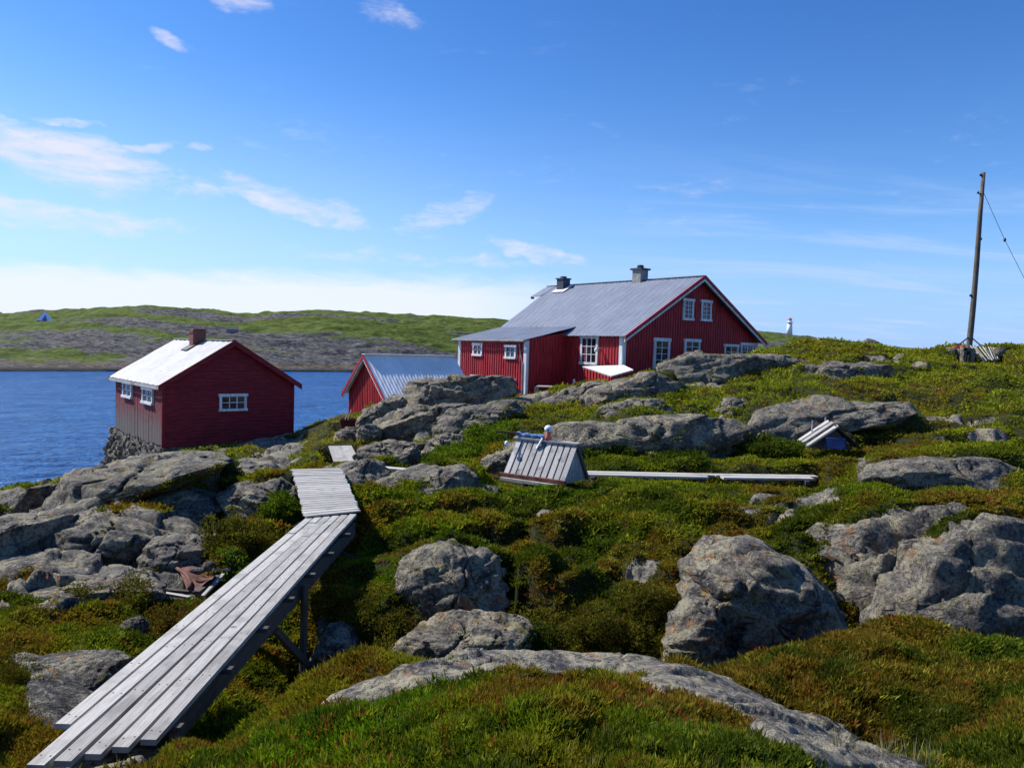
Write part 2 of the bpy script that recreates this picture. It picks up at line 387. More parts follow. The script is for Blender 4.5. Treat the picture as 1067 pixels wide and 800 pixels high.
def rock(name, label, poly, d, T, lean=.4, mat='rock', amp=1.0, group=None, cat='rock', ext=.35, box=.5, n=120, m=34):
    lean *= LEANF; c2 = catmull(poly, n); zb, nrm = rock_plane(c2, d, lean); W = np.array([tuple(hit(a, b, Vector((0, d, zb)), nrm)) for a, b in c2])
    W[:, 1] -= lean * (W[:, 2] - zb)
    zc = W[:, 2]; zmin, zmax = zc.min(), zc.max(); H = zmax - zmin; cen = W.mean(0)
    W[:, 2] = np.where(W[:, 2] < cen[2], W[:, 2] - ext * (cen[2] - W[:, 2]) * 2, W[:, 2])
    ph = np.concatenate([np.linspace(-math.pi / 2, 0, m)[1:], np.linspace(0, math.pi / 2, m)[1:-1]])
    V = [[cen[0], cen[1] + T, cen[2]]]
    for a in ph[::1]:
        r = math.cos(a) ** box; yy = -T * math.copysign(abs(math.sin(a)) ** .8, a)
        q = cen + (W - cen) * r; q[:, 1] = cen[1] + yy; V += q.tolist()
    V.append([cen[0], cen[1] - T, cen[2]])
    V = np.array(V); k = len(ph)
    # split along fracture planes
    rg_ = np.random.default_rng(hash_str(label)); hx = (W[:, 0].max() - W[:, 0].min()) / 2; he = np.array([hx, T, H * .5 * (1 + ext * .5)])
    Q = (V - cen) / he; tilt = rg_.normal(0, .25)
    for i_ in range(22):
        nv3 = rg_.normal(0, 1, 3) * [1, 1.2, .9]; nv3 /= np.linalg.norm(nv3); sup = np.quantile(Q @ nv3, .985)
        hgt = sup * rg_.uniform(.76, .95); dd_ = Q @ nv3 - hgt; Q = Q - np.where(dd_ > 0, dd_ * .93, 0)[:, None] * nv3
    Q *= 1.07
    V = cen + Q * he
    V[:, 1] += lean * (V[:, 2] - zb)
    size = math.sqrt(max(H, .05) * (W[:, 0].max() - W[:, 0].min())); sc = 1 / max(.18, min(size * .55, 1.6)); sd = hash_str(label)
    x, y, z = V[:, 0] * sc, V[:, 1] * sc, V[:, 2] * sc * 1.3
    bz_ = z * 1.5 + x * tilt * 1.5 + .35 * fbm(x * .8, y * .8, z * .8, 2, sd + 31); bed = bz_ * 1.6; bed = sstep(0, .8, bed % 1) - .5 * sstep(.88, 1.0, bed % 1) * 2; jn_ = np.abs(((x * .9 + y * .4 - z * .5 * (1 + tilt)) * .9 + .25 * fbm(x, y, z, 2, sd + 37)) % 1 - .5)
    f1, f2, cid = worley(x * 1.3 + .4 * vnoise(x * 2, y * 2, z * 2, 3), y * 1.3, z * 1.3 + .4 * vnoise(x * 2, y * 2, z * 2, 4), sd)
    disp = .04 * fbm(x, y, z, 3, sd) + .035 * ridged(x * 2.5, y * 2.5, z * 3, 3, sd + 5) + .21 * (cid - .5) * sstep(.0, .035, f2 - f1) + .10 * (bed - .3) - .17 * sstep(.03, 0, jn_) - .10 * sstep(.03, 0, f2 - f1) + .028 * fbm(x * 6, y * 6, z * 6, 4, sd + 9)
    dirv = V - np.array([cen[0], cen[1] + lean * (cen[2] - zb), cen[2]]); dirv /= np.linalg.norm(dirv, axis=1)[:, None] + 1e-6
    V = V + dirv * (disp * amp / sc)[:, None]
    Fc = []
    for j in range(k - 1):
        a = 1 + j * n + np.arange(n); b = 1 + j * n + (np.arange(n) + 1) % n
        Fc.append(np.stack([a, b, b + n, a + n], -1))
    Fc = np.concatenate(Fc); tri0 = np.stack([np.zeros(n, int), 1 + (np.arange(n) + 1) % n, 1 + np.arange(n), 1 + np.arange(n)], -1)
    me_f = [tuple(f) for f in Fc.tolist()] + [tuple(f[:3]) for f in tri0.tolist()]
    la = 1 + (k - 1) * n
    me_f += [(len(V) - 1, la + i, la + (i + 1) % n) for i in range(n)]
    o = mesh_obj(name, V.tolist(), me_f, M[mat], None, True)
    nv_ = np.empty(len(V) * 3, np.float32); o.data.vertices.foreach_get('normal', nv_); ROCKV.append((V, nv_.reshape(-1, 3), d, mat, zmin, zmax, .5 if label.startswith('broken lichen') else .32 if label.startswith(('fluted', 'sunlit rough', 'long dark cliff')) else .28 if label.startswith(('big rounded', 'deeply shaded')) else 0))
    return tag(o, label, cat, group)
def hash_str(s):
    h_ = 7
    for ch in s: h_ = (h_ * 31 + ord(ch)) % 9973
    return h_
RO = 'rock_outcrop'; BL = 'boulder'
rocks = [
 (RO, 'large domed grey rock face left of the scrap heap, below the boathouse', [(18, 602), (20, 575), (45, 548), (75, 538), (110, 530), (150, 535), (185, 545), (215, 560), (222, 585), (200, 605), (150, 612), (100, 615), (60, 618)], 12.1, 1.0, .6, 'rock', .9),
 (RO, 'long curved grey ridge of rock sloping down towards the sea below the boathouse', [(42, 548), (50, 520), (75, 502), (110, 489), (150, 482), (200, 478), (250, 475), (264, 481), (230, 494), (180, 507), (150, 522), (110, 537), (75, 547), (55, 552)], 17.5, 1.6, .9, 'rock_mossy', .7),
 (BL, 'upright rounded grey block beside the bright grass patch near the water', [(22, 547), (24, 520), (40, 506), (60, 502), (63, 514), (57, 530), (45, 549)], 19.5, 1.0, .5, 'rock', .8),
 (RO, 'low grey rock at the waterline at the left edge', [(-40, 548), (-30, 527), (5, 517), (25, 513), (30, 524), (20, 542), (-10, 550)], 22, 1.2, .8, 'rock', .9),
 (RO, 'pale layered rock with grass in its cracks just below the boathouse', [(150, 522), (160, 507), (200, 494), (245, 485), (290, 481), (302, 492), (262, 507), (220, 517), (180, 526)], 18.6, 1.5, 1.0, 'rock_mossy', .8),
 (RO, 'dark fronted rock just left of the crosswise boarded landing', [(225, 527), (240, 509), (280, 501), (310, 498), (314, 520), (297, 537), (255, 542), (230, 540)], 15.8, 1.0, .5, 'rock', .8),
 (RO, 'low dark kerb of rock along the front of the large domed face', [(-30, 634), (-25, 620), (40, 614), (110, 607), (165, 603), (188, 612), (150, 622), (100, 628), (40, 635)], 11, .6, .6, 'rock', .9),
 (BL, 'dark blocky boulder behind the rusty scrap heap', [(155, 602), (158, 576), (172, 561), (200, 558), (225, 566), (229, 588), (205, 601), (180, 606)], 11.5, .6, .3, 'rock', .8),
 (RO, 'stepped grey rock layers at the left edge beside the domed face', [(-40, 604), (-40, 566), (0, 549), (30, 544), (50, 552), (36, 577), (20, 600), (0, 612)], 13.8, 1.2, .8, 'rock', 1.0),
 (RO, 'smooth low hump of rock crossed by grass between domed face and ridge', [(50, 560), (80, 540), (130, 524), (200, 512), (232, 518), (225, 540), (180, 548), (110, 556)], 15, 1.2, 1.1, 'rock_mossy', .7),
 (RO, 'speckled rock slab at the left beside the near end of the footbridge', [(20, 705), (40, 690), (75, 686), (115, 687), (132, 697), (118, 720), (90, 745), (60, 758), (40, 745), (27, 728)], 6.5, .35, 1.7, 'rock', .45),
 (BL, 'small dark stone in the heather beside the footbridge edge', [(127, 662), (129, 648), (138, 642), (148, 646), (151, 660), (140, 667)], 8.0, .12, .3, 'rock', .8),
 (BL, 'fluted grey boulder with rusty lichen in the gully below the plateau', [(401, 692), (402, 668), (418, 653), (455, 646), (500, 644), (540, 651), (562, 666), (556, 690), (500, 704), (440, 704)], 8.7, .5, .2, 'rock_mossy', .9),
 (RO, 'broken lichen spotted rock face in the heather right of the footbridge', [(424, 612), (430, 586), (460, 571), (500, 576), (528, 591), (531, 626), (500, 641), (460, 641), (435, 629)], 10.1, .35, 1.1, 'rock_mossy', 1.1),
 (BL, 'big rounded boulder with dark shaded front in the middle of the gully', [(703, 607), (708, 586), (722, 573), (750, 570), (785, 574), (815, 586), (845, 606), (860, 631), (868, 655), (850, 673), (790, 675), (740, 669), (733, 650), (712, 640)], 9.3, .75, .28, 'rock', .65),
 (RO, 'shaded rock corner at the foot of the big rounded boulder', [(688, 695), (700, 652), (725, 628), (745, 640), (748, 692), (715, 704)], 9.0, .4, .3, 'rock', .8),
 (RO, 'rounded rock hump at the far end of the crosswise boarded landing', [(322, 506), (335, 489), (360, 480), (385, 483), (402, 495), (412, 506), (370, 514)], 17.2, .9, .6, 'rock', .8),
 (RO, 'long whaleback rock between the boarded landing and the plank shelter', [(385, 512), (400, 498), (430, 489), (465, 485), (506, 488), (502, 500), (482, 511), (470, 518), (430, 519), (400, 517)], 17, .9, .6, 'rock', .7),
 (BL, 'small rounded boulder touching the right end of the whaleback rock', [(458, 520), (462, 506), (475, 498), (492, 499), (498, 509), (490, 520)], 16, .4, .4, 'rock', .8),
 (BL, 'flat pale stone just left of the plank shelter', [(478, 520), (486, 509), (505, 506), (522, 508), (522, 516), (500, 520)], 15.6, .4, .8, 'rock', .8),
 (RO, 'craggy block of rock in front of the shed roof and house extension', [(423, 428), (425, 403), (440, 398), (480, 397), (520, 394), (532, 404), (533, 418), (510, 423), (470, 425), (445, 428)], 33, 1.3, .35, 'rock', 1.1),
 (RO, 'tilted pointed rock against the corner of the small shed', [(376, 446), (377, 430), (398, 420), (412, 411), (426, 420), (421, 433), (402, 441), (390, 449)], 32, .9, .4, 'rock', .9),
 (RO, 'row of grey blocks below the craggy block in front of the shed', [(387, 450), (395, 436), (420, 426), (455, 425), (500, 425), (505, 436), (470, 447), (430, 452), (400, 454)], 30, 1.1, .5, 'rock', 1.2),
 (RO, 'slanting pale slab rising right below the house extension', [(449, 458), (458, 439), (480, 427), (520, 421), (546, 418), (541, 429), (510, 441), (482, 453), (465, 460)], 28, 1.0, .7, 'rock', .9),
 (BL, 'pointed grey rock behind the short white board', [(394, 487), (410, 475), (430, 467), (438, 473), (434, 485), (415, 491)], 22, .5, .5, 'rock', .9),
 (RO, 'low dark row of rock under the round black tub', [(370, 480), (374, 469), (395, 463), (425, 461), (441, 463), (431, 473), (400, 482)], 24.5, .6, .4, 'rock', 1.1),
 (BL, 'grey boulder in front of the dark red tub', [(345, 465), (351, 451), (364, 446), (373, 452), (371, 464), (358, 469)], 27.5, .5, .3, 'rock', .9),
 (BL, 'dark squared boulder between the red tub and the round black tub', [(372, 466), (374, 449), (385, 443), (396, 450), (394, 463), (384, 469)], 27, .5, .2, 'rock', .9),
 (RO, 'pale pinkish cracked rock left of the bright heather knoll', [(443, 472), (450, 459), (462, 452), (480, 455), (492, 462), (472, 471), (455, 477)], 24, .6, .6, 'rock', 1.1),
 (RO, 'shaded rock immediately behind the left end of the plank shelter', [(503, 492), (509, 473), (525, 466), (548, 462), (550, 490), (522, 494)], 18.6, .5, .2, 'rock', .8),
 (RO, 'long dark cliff band across the slope behind the plank shelter', [(574, 472), (577, 448), (600, 441), (650, 442), (700, 438), (745, 437), (775, 441), (791, 456), (782, 474), (730, 480), (670, 482), (620, 480)], 22.6, .9, .3, 'rock_mossy', .9),
 (RO, 'big lichen covered rock in front of the white cellar hatch roof', [(606, 420), (612, 409), (634, 401), (664, 393), (690, 389), (710, 392), (713, 407), (695, 416), (660, 421), (625, 423)], 30.5, 1.1, .5, 'rock_mossy', .6),
 (RO, 'low sloping slab left of the lichen covered rock, below the deck', [(572, 417), (588, 407), (620, 398), (637, 397), (617, 407), (602, 417)], 32.5, .8, .8, 'rock', .7),
 (RO, 'grey rock wall in front of the house gable door', [(684, 388), (690, 377), (710, 372), (740, 370), (768, 371), (771, 384), (765, 399), (730, 401), (705, 400)], 32.5, .9, .4, 'rock_mossy', .9),
 (RO, 'grass topped rock ledge hiding the foot of the house gable', [(735, 389), (738, 373), (780, 370), (820, 372), (838, 376), (842, 384), (800, 388), (760, 390)], 33.5, .8, .3, 'rock', .9),
 (RO, 'broad pale rock high on the slope below the skyline boulders', [(822, 400), (828, 385), (845, 380), (880, 380), (915, 377), (929, 381), (926, 391), (905, 399), (880, 404), (845, 405)], 29.5, .9, .4, 'rock', .8),
 (RO, 'long pale rock ledge behind the small ruined plank tent', [(781, 457), (784, 443), (800, 431), (820, 423), (850, 418), (880, 421), (930, 421), (960, 423), (966, 436), (930, 441), (890, 441), (850, 445), (820, 454), (795, 460)], 23.5, 1.0, .6, 'rock', .8),
 (RO, 'narrow grey ledge in the grass below the lichen covered rock', [(612, 432), (640, 421), (680, 417), (703, 419), (702, 429), (670, 435), (635, 436)], 26, .6, .5, 'rock_mossy', .9),
 (RO, 'small grey outcrop between the two green banks below the house gable', [(746, 432), (750, 420), (770, 416), (788, 419), (790, 429), (770, 434)], 26, .5, .4, 'rock_mossy', .9),
 (RO, 'wide pale slab on the right with a dark bush growing on it', [(884, 499), (900, 488), (940, 476), (985, 471), (1030, 474), (1078, 481), (1090, 502), (1060, 512), (1020, 513), (960, 509), (920, 504)], 17.3, 1.0, 1.1, 'rock', .6),
 (RO, 'sunlit rough rock face with orange lichen on the right of the gully', [(842, 562), (858, 547), (900, 541), (940, 535), (985, 531), (1025, 538), (1052, 566), (1045, 640), (1000, 668), (905, 668), (868, 645), (850, 595)], 10.9, .8, .55, 'rock', .85),
 (RO, 'deeply shaded rock wall at the right edge above the brown heath mound', [(922, 674), (948, 606), (985, 562), (1040, 541), (1110, 541), (1160, 600), (1150, 668), (1040, 676)], 10.6, .7, .15, 'rock', .8),
 (BL, 'pale angular boulder on the skyline right of the lighthouse', [(846, 365), (848, 357), (853, 353), (858, 357), (862, 366)], 36.8, .35, .2, 'rock', .8),
 (BL, 'low pair shaped stone on the skyline between two boulders', [(865, 366), (869, 358), (877, 358), (878, 366)], 37.2, .3, .2, 'rock', .9),
 (BL, 'dark flat topped boulder on the skyline nearest the leaning pole', [(895, 363), (899, 356), (910, 354), (915, 361), (908, 364)], 37.4, .4, .1, 'rock', .8),
 (BL, 'dim rounded boulder in the shade beneath the footbridge', [(322, 700), (330, 668), (350, 656), (372, 662), (380, 690), (360, 705)], 8.8, .4, .3, 'rock', .8),
 (RO, 'pale rock tip at the bottom beside the near plank ends', [(70, 812), (90, 788), (130, 776), (172, 768), (188, 778), (150, 808), (110, 826)], 5.1, .16, 3.0, 'rock', .4),
]
# ------------------------------------------------------------------ terrain
COLS = {
 -700: [(2, 6.2), (4.5, 5.4), (8, 4.7), (12, 4.0), (16, 2.8), (20, 1.2), (25, -1.5), (90, -3)],
 -200: [(2, 6.3), (4.5, 5.42), (8, 4.9), (12, 4.55), (16, 3.8), (20, 2.4), (25, .4), (30, -1.5), (90, -3)],
 0: [(2, 6.35), (3.6, 5.6), (4.5, 5.36), (5.5, 5.25), (6.8, 5.1), (8.4, 4.9), (10, 4.82), (12.4, 4.65), (14.5, 4.45), (19, 3.9), (23, 3.25), (28, 1.6), (33, -1.5), (90, -3)],
 120: [(2, 6.35), (3.8, 5.75), (4.6, 5.3), (5.4, 5.1), (6.3, 5.16), (7, 5.05), (8.6, 4.85), (10.3, 4.78), (12.8, 4.62), (15.5, 4.5), (20, 4.2), (25, 3.75), (29, 2.9), (34, 1.1), (40, -1.5), (90, -3)],
 240: [(2, 6.4), (4, 5.8), (4.8, 5.35), (6, 4.6), (8, 4.45), (9.3, 4.62), (11, 4.74), (12.5, 4.76), (16, 4.68), (21, 4.4), (25.5, 4.1), (31, 3.85), (36, 2.9), (44, -1.5), (90, -3)],
 340: [(2, 6.4), (4, 6.0), (4.6, 5.72), (5.3, 5.72), (6.0, 5.0), (7.4, 4.25), (8.8, 4.35), (9.8, 4.6), (12, 4.95), (13.3, 5.1), (15.5, 5.4), (17, 5.1), (20, 4.6), (24, 4.3), (28.5, 4.3), (36, 4.35), (42, -1.2), (90, -3)],
 440: [(2, 6.4), (4, 6.12), (4.6, 5.90), (5.5, 5.76), (6.2, 4.9), (7.2, 4.1), (8.4, 4.25), (9.1, 4.85), (10.5, 5.02), (12.3, 5.15), (15, 5.2), (17.5, 5.16), (22, 4.95), (27, 5.25), (33, 5.6), (40, 5.0), (50, 3), (60, -1.5), (90, -3)],
 540: [(2, 6.4), (3.6, 6.3), (4.4, 6.13), (5, 5.75), (5.8, 5.66), (6.4, 4.8), (7.4, 4.1), (8.6, 4.25), (9.2, 4.85), (10, 5.0), (12.4, 5.05), (16, 5.16), (20, 5.2), (26, 5.5), (31, 5.75), (38, 5.75), (50, 5), (65, 2), (80, -1.5), (90, -3)],
 640: [(2, 6.4), (3.6, 6.3), (4.2, 6.17), (5, 5.72), (6, 5.57), (6.6, 4.8), (7.6, 4.15), (8.7, 4.3), (9.3, 4.88), (10.3, 5.05), (13, 5.17), (16, 5.22), (17.5, 5.28), (20, 5.4), (23.5, 5.8), (27, 6.15), (30, 6.5), (32, 6.9), (34, 6.5), (38, 6.2), (55, 5), (75, 0), (90, -3)],
 740: [(2, 6.4), (3.3, 6.32), (3.8, 6.2), (4.6, 5.85), (5.5, 5.7), (6.5, 5.15), (7.6, 4.6), (8.8, 4.5), (10, 4.95), (11.8, 5.1), (14.5, 5.26), (17.3, 5.28), (20.5, 5.42), (23, 5.95), (28, 6.55), (31, 7.15), (34, 7.85), (38, 7.2), (55, 6), (80, 0), (90, -3)],
 840: [(2, 6.4), (3, 6.3), (3.5, 6.19), (4.1, 5.85), (4.8, 5.72), (5.3, 5.3), (6, 5.4), (7.4, 5.22), (8.0, 4.6), (9, 4.45), (10.5, 5.0), (12, 5.18), (14, 5.23), (17.3, 5.25), (20, 5.55), (21.5, 5.77), (24, 6.5), (28, 7.0), (30.5, 7.65), (34, 8.15), (38, 8.5), (44, 8.1), (60, 6), (85, 0), (90, -3)],
 940: [(2, 6.4), (2.8, 6.2), (3.6, 5.85), (4.4, 5.62), (5.0, 5.15), (6, 5.38), (7.6, 5.32), (8.2, 4.7), (9.4, 4.4), (10.3, 4.95), (12.2, 5.35), (15, 5.45), (18, 5.5), (20.5, 5.8), (24, 6.35), (28.5, 7.1), (33, 7.95), (37, 8.5), (45, 8.1), (60, 6), (85, 0), (90, -3)],
 1067: [(2, 6.3), (2.8, 6.1), (3.6, 5.8), (4.5, 5.6), (5.6, 5.45), (7.3, 5.27), (8, 4.7), (9.4, 4.4), (10.5, 4.95), (12.5, 5.4), (15, 5.54), (18.5, 5.66), (21, 6.1), (27, 6.95), (32, 7.95), (36, 8.6), (44, 8.3), (60, 6), (85, 0), (90, -3)],
 1300: [(2, 6.3), (4.5, 5.6), (7.2, 5.3), (9, 4.8), (12, 5.4), (18.5, 5.8), (27, 7.1), (36, 8.6), (44, 8.3), (60, 6), (85, 0), (90, -3)],
 1900: [(2, 6.3), (4.5, 5.8), (9, 5.4), (18.5, 6.0), (27, 7.1), (36, 8.4), (44, 8.2), (60, 6), (85, 0), (90, -3)],
}
ua = np.concatenate([np.arange(-1.5, -.78, .008), np.arange(-.78, .78, .0026), np.arange(.78, 1.66, .008)])
ld = np.concatenate([np.linspace(math.log(.4), math.log(2.6), 60)[:-1], np.linspace(math.log(2.6), math.log(45), 520)[:-1], np.linspace(math.log(45), math.log(90), 40)])
cu = np.array([(k - CX) / F for k in COLS]); cz = np.array([np.interp(ld, [math.log(a) for a, b in v], [b for a, b in v]) for v in COLS.values()])
Z = np.array([np.interp(ua, cu, cz[:, j]) for j in range(len(ld))])       # [d, u]
def blur(A, sg, ax):
    k = np.arange(-int(3 * sg), int(3 * sg) + 1); w = np.exp(-k * k / (2 * sg * sg)); w /= w.sum()
    pad = [(0, 0), (0, 0)]; pad[ax] = (len(k) // 2, len(k) // 2); B = np.pad(A, pad, mode='edge')
    return np.apply_along_axis(lambda v: np.convolve(v, w, 'valid'), ax, B)
Z = blur(blur(Z, 9, 1), 4, 0)
D, U = np.meshgrid(np.exp(ld), ua, indexing='ij')
XG = U * D; YG = D
PXG, PYG = project_np(XG, YG, Z)

def inpoly(px, py, poly):
    r = np.zeros(px.shape, bool); n = len(poly)
    for i in range(n):
        x0, y0 = poly[i]; x1, y1 = poly[(i + 1) % n]
        if y0 == y1: continue
        c = ((y0 > py) != (y1 > py)) & (px < (x1 - x0) * (py - y0) / (y1 - y0) + x0); r ^= c
    return r
wx = 7 * fbm(XG * 1.3, YG * 1.3, 0, 3, 5); wy = 4 * fbm(XG * 1.3, YG * 1.3, 7, 3, 9)
qx, qy = PXG + wx, PYG + wy
ROCKM = [  # bare rock in the ground sheet: outline and depth range
 ([(-400, 650), (-400, 478), (60, 470), (130, 460), (320, 452), (318, 478), (300, 492), (312, 503), (226, 545), (240, 560), (215, 600), (100, 622), (60, 640)], 9, 33, .85),
 ([(326, 752), (345, 730), (385, 716), (425, 703), (470, 692), (540, 680), (600, 687), (692, 688), (700, 703), (640, 718), (570, 722), (520, 712), (480, 716), (420, 728), (370, 745)], 4.4, 7, 1),
 ([(660, 722), (700, 698), (745, 702), (800, 728), (860, 755), (930, 790), (965, 815), (880, 820), (830, 795), (790, 770), (730, 742), (690, 732)], 3.2, 6.3, 1),
 ([(495, 545), (510, 536), (575, 534), (585, 541), (550, 546)], 11, 15, 1), ([(760, 536), (790, 524), (875, 521), (872, 529), (820, 533), (780, 541)], 12, 17, 1),
 ([(763, 520), (790, 507), (832, 504), (825, 512), (790, 521)], 13, 19, 1), ([(1003, 462), (1020, 453), (1050, 453), (1048, 462)], 18, 25, 1),
 ([(0, 690), (25, 684), (70, 685), (118, 686), (135, 700), (110, 735), (60, 765), (35, 750), (26, 725), (30, 705)], 5, 8, 1),
 ([(40, 805), (90, 785), (135, 774), (175, 766), (195, 775), (150, 805), (100, 830)], 3.8, 5.6, 1),
 ([(650, 275 + 320), (690, 590), (690, 600), (655, 604)], 9, 12, 1), ([(420, 480), (380, 440), (380, 410), (540, 400), (600, 420), (530, 430), (480, 470)], 24, 36, .6),
 ([(380, 700), (330, 690), (330, 640), (370, 650)], 7, 10, .8), ([(690, 500), (640, 470), (570, 470), (575, 440), (790, 436), (790, 470)], 20, 26, .5),
]
RK = np.zeros(XG.shape)
for poly, d0, d1, w in ROCKM:
    RK = np.maximum(RK, w * (inpoly(qx, qy, poly) & (D > d0) & (D < d1)))
RK = np.where((YG > 15) & (PXG < 350) & (Z < 2.6), 1.0, RK); RK = np.where(Z < 1.2, 1.0, RK)
RK = blur(blur(RK, 1.6, 1), 1.6, 0)
# grass streaks inside the left bedrock, bald spots in the heath
streak = fbm(XG * .55 + YG * .28, YG * .8 - XG * .25, 3, 4, 21)
RK = np.where((D > 9) & (PXG < 350), RK * (1 - .95 * sstep(.30, .5, streak)), RK)
bald = fbm(XG * .9, YG * .9, 5, 4, 33); RK = np.maximum(RK, .9 * sstep(.78, .95, bald) * sstep(7.5, 9, D))
bald2 = fbm(XG * .35, YG * .8, 9, 4, 71); RK = np.maximum(RK, .9 * sstep(.70, .85, bald2) * sstep(19, 23, D))
VEG = 1 - RK
far = np.clip(D / 9, .45, 2.6)
LD = np.log(D); HXg, HYg = U * 9, LD * 9      # grows with distance yet stays even in both directions
hum = fbm(HXg / .85, HYg / .85, 0, 3, 41); puff = 1 - np.abs(fbm(HXg / .55, HYg / .55, 0, 2, 47)); hum2 = np.abs(fbm(HXg / 1.5, HYg / 1.2, 4, 2, 49))
hmp = (1 + .7 * sstep(8, 9, D) * sstep(13.5, 12, D)); det = VEG * far * hmp * (.13 * hum + .15 * puff + .10 * hum2 - .12) * sstep(.5, 3, D)
rg = ridged(XG * .5 + YG * .2, YG * .8, 0, 5, 55)
led = fbm(XG * .35, YG * .35, 0, 3, 61) * 3 + YG * .15; led = (np.abs((led % 1) - .5) - .25)
rd = np.clip(D / 12, .25, 1.6)
RX, RY = U * 15, LD * 15
dgx, dgy = RX * .80 - RY * .45 + .5 * fbm(RX * .5, RY * .5, 1, 3, 63), RX * .45 + RY * .80 + .5 * fbm(RX * .5, RY * .5, 6, 3, 64)
f1, f2, cid = worley(dgx * .75, dgy * .42, np.zeros_like(XG), 3); g1, g2, gid = worley(dgx * 1.9, dgy * 1.2, np.zeros_like(XG), 8)
det += .07 * RK * (D < 7) ; det += RK * rd * np.where(D < 7, .045 * rg + .10 * led + .12 * (gid - .5) * sstep(0, .12, g2 - g1), .035 * rg + .42 * (np.sqrt(np.clip(1 - f1 ** 2, 0, 1)) - .75) + .30 * (cid - .5) * sstep(0, .08, f2 - f1) - .25 * sstep(.09, 0, f2 - f1) + .10 * (gid - .5) * sstep(0, .1, g2 - g1) - .07 * sstep(.07, 0, g2 - g1))
# gully between the foreground and the boulder line, and the heath lip above the rock faces
Z = Z + det
# the heath runs level with the top of each rock ledge behind it
def terrace(poly, d, lean, reach):
    global Z
    c2 = catmull(poly, 160); zb, nrm = rock_plane(c2, d, lean); x0, x1 = c2[:, 0].min(), c2[:, 0].max(); xs = np.linspace(x0, x1, 60); dt = np.zeros(60); zt = np.zeros(60)
    for i, xx in enumerate(xs):
        near = c2[np.abs(c2[:, 0] - xx) < max(3, (x1 - x0) / 40)]; yy = near[:, 1].min() if len(near) else c2[:, 1].min(); p = hit(xx, yy, Vector((0, d, zb)), nrm); dt[i] = p.y; zt[i] = p.z
    m = (PXG > x0 - 5) & (PXG < x1 + 5) & (D > d - 1) & (D < d + reach + 4)
    px = PXG[m]; D_ = D[m]; td = np.interp(px, xs, dt); tz = np.interp(px, xs, zt); k = D_ - td
    w = sstep(-.15, .12, k) * (1 - sstep(reach * .35, reach, k)) * sstep(x0, x0 + .14 * (x1 - x0), px) * sstep(x1, x1 - .14 * (x1 - x0), px)
    Z[m] = np.maximum(Z[m], Z[m] * (1 - w) + w * (tz - .03 - .03 * k + det[m] * .5))
def seat(poly, d, T):      # nearest distance at which the foot of an outline meets the ground
    xc = sum(p[0] for p in poly) / len(poly); yb = max(p[1] for p in poly) - 2; dd = max(3.0, d * .72)
    while dd < d:
        p = P(xc, yb, dd); u_ = p.x / p.y; i = min(max(int(np.searchsorted(ua, u_)), 1), len(ua) - 1); j = min(max(int(np.searchsorted(ld, math.log(dd))), 1), len(ld) - 1)
        if p.z < Zb_[j, i]: break
        dd += .05
    return min(d, dd + max(.45 * T, .3 * (d - dd)))
Zb_ = Z - det
rocks = [(nm, lb, poly, (seat(poly, d, T) if not (lb.startswith(('sunlit rough', 'speckled slab', 'speckled rock', 'pale rock tip', 'large domed', 'dark blocky', 'dim rounded')) or 'skyline' in lb) else d), T, lean, mt, am) for nm, lb, poly, d, T, lean, mt, am in rocks]
for nm, lb, poly, d, T, lean, mt, am in rocks:
    if nm == RO: terrace(poly, d, lean * LEANF, min(3.5, .8 + d * .08))
# keep the ground flat where buildings stand
def flatten(pts, z, soft=1.5):
    global Z
    c = np.mean([(p[0], p[1]) for p in pts], 0)
    for p in pts: pass
def gz(x, y):
    u = np.clip(x / y, ua[0], ua[-1]); i = np.clip(np.searchsorted(ua, u), 1, len(ua) - 1); l = math.log(max(y, .41)); j = np.clip(np.searchsorted(ld, l), 1, len(ld) - 1)
    a = (u - ua[i - 1]) / (ua[i] - ua[i - 1]); b = (l - ld[j - 1]) / (ld[j] - ld[j - 1])
    return float((Z[j - 1, i - 1] * (1 - a) + Z[j - 1, i] * a) * (1 - b) + (Z[j, i - 1] * (1 - a) + Z[j, i] * a) * b)
def flat_rect(o, ang, x0, x1, y0, y1, z, soft):
    global Z
    c, s_ = math.cos(ang), math.sin(ang); dx, dy = XG - o[0], YG - o[1]
    lx, ly = c * dx + s_ * dy, -s_ * dx + c * dy
    k = np.maximum(np.maximum(x0 - lx, lx - x1), np.maximum(y0 - ly, ly - y1))
    w = 1 - sstep(0, soft, k); Z = Z * (1 - w) + np.minimum(Z, z + .05 * hum) * w
BO = P(169, 466, 30); BA = math.atan2(.65, .76)
HO = P(647.5, 400, 38); HA = math.atan2(.628, .778)
SO = P(378, 446, 36)
flat_rect(HO, HA, -3.5, 12, -.6, 12, 6.2, 2.0)
flat_rect(SO, HA, 0, 5.3, -2, 2, 4.2, 1.2)
flat_rect(BO, BA, -.2, 5.6, -.2, 7, 3.6, 1.2)
# stretch of lower ground under the footbridge
wbr = np.exp(-((XG + 2.7) / .75) ** 2) * sstep(5.0, 5.9, YG) * sstep(12, 10.8, YG); Z = Z - wbr * np.maximum(0, Z - 4.75)
wbr2 = np.exp(-((XG + 2.7) / .6) ** 2) * sstep(3.6, 4.4, YG) * sstep(12.4, 11.6, YG); Z = np.where(wbr2 > .3, np.minimum(Z, 5.24), Z)
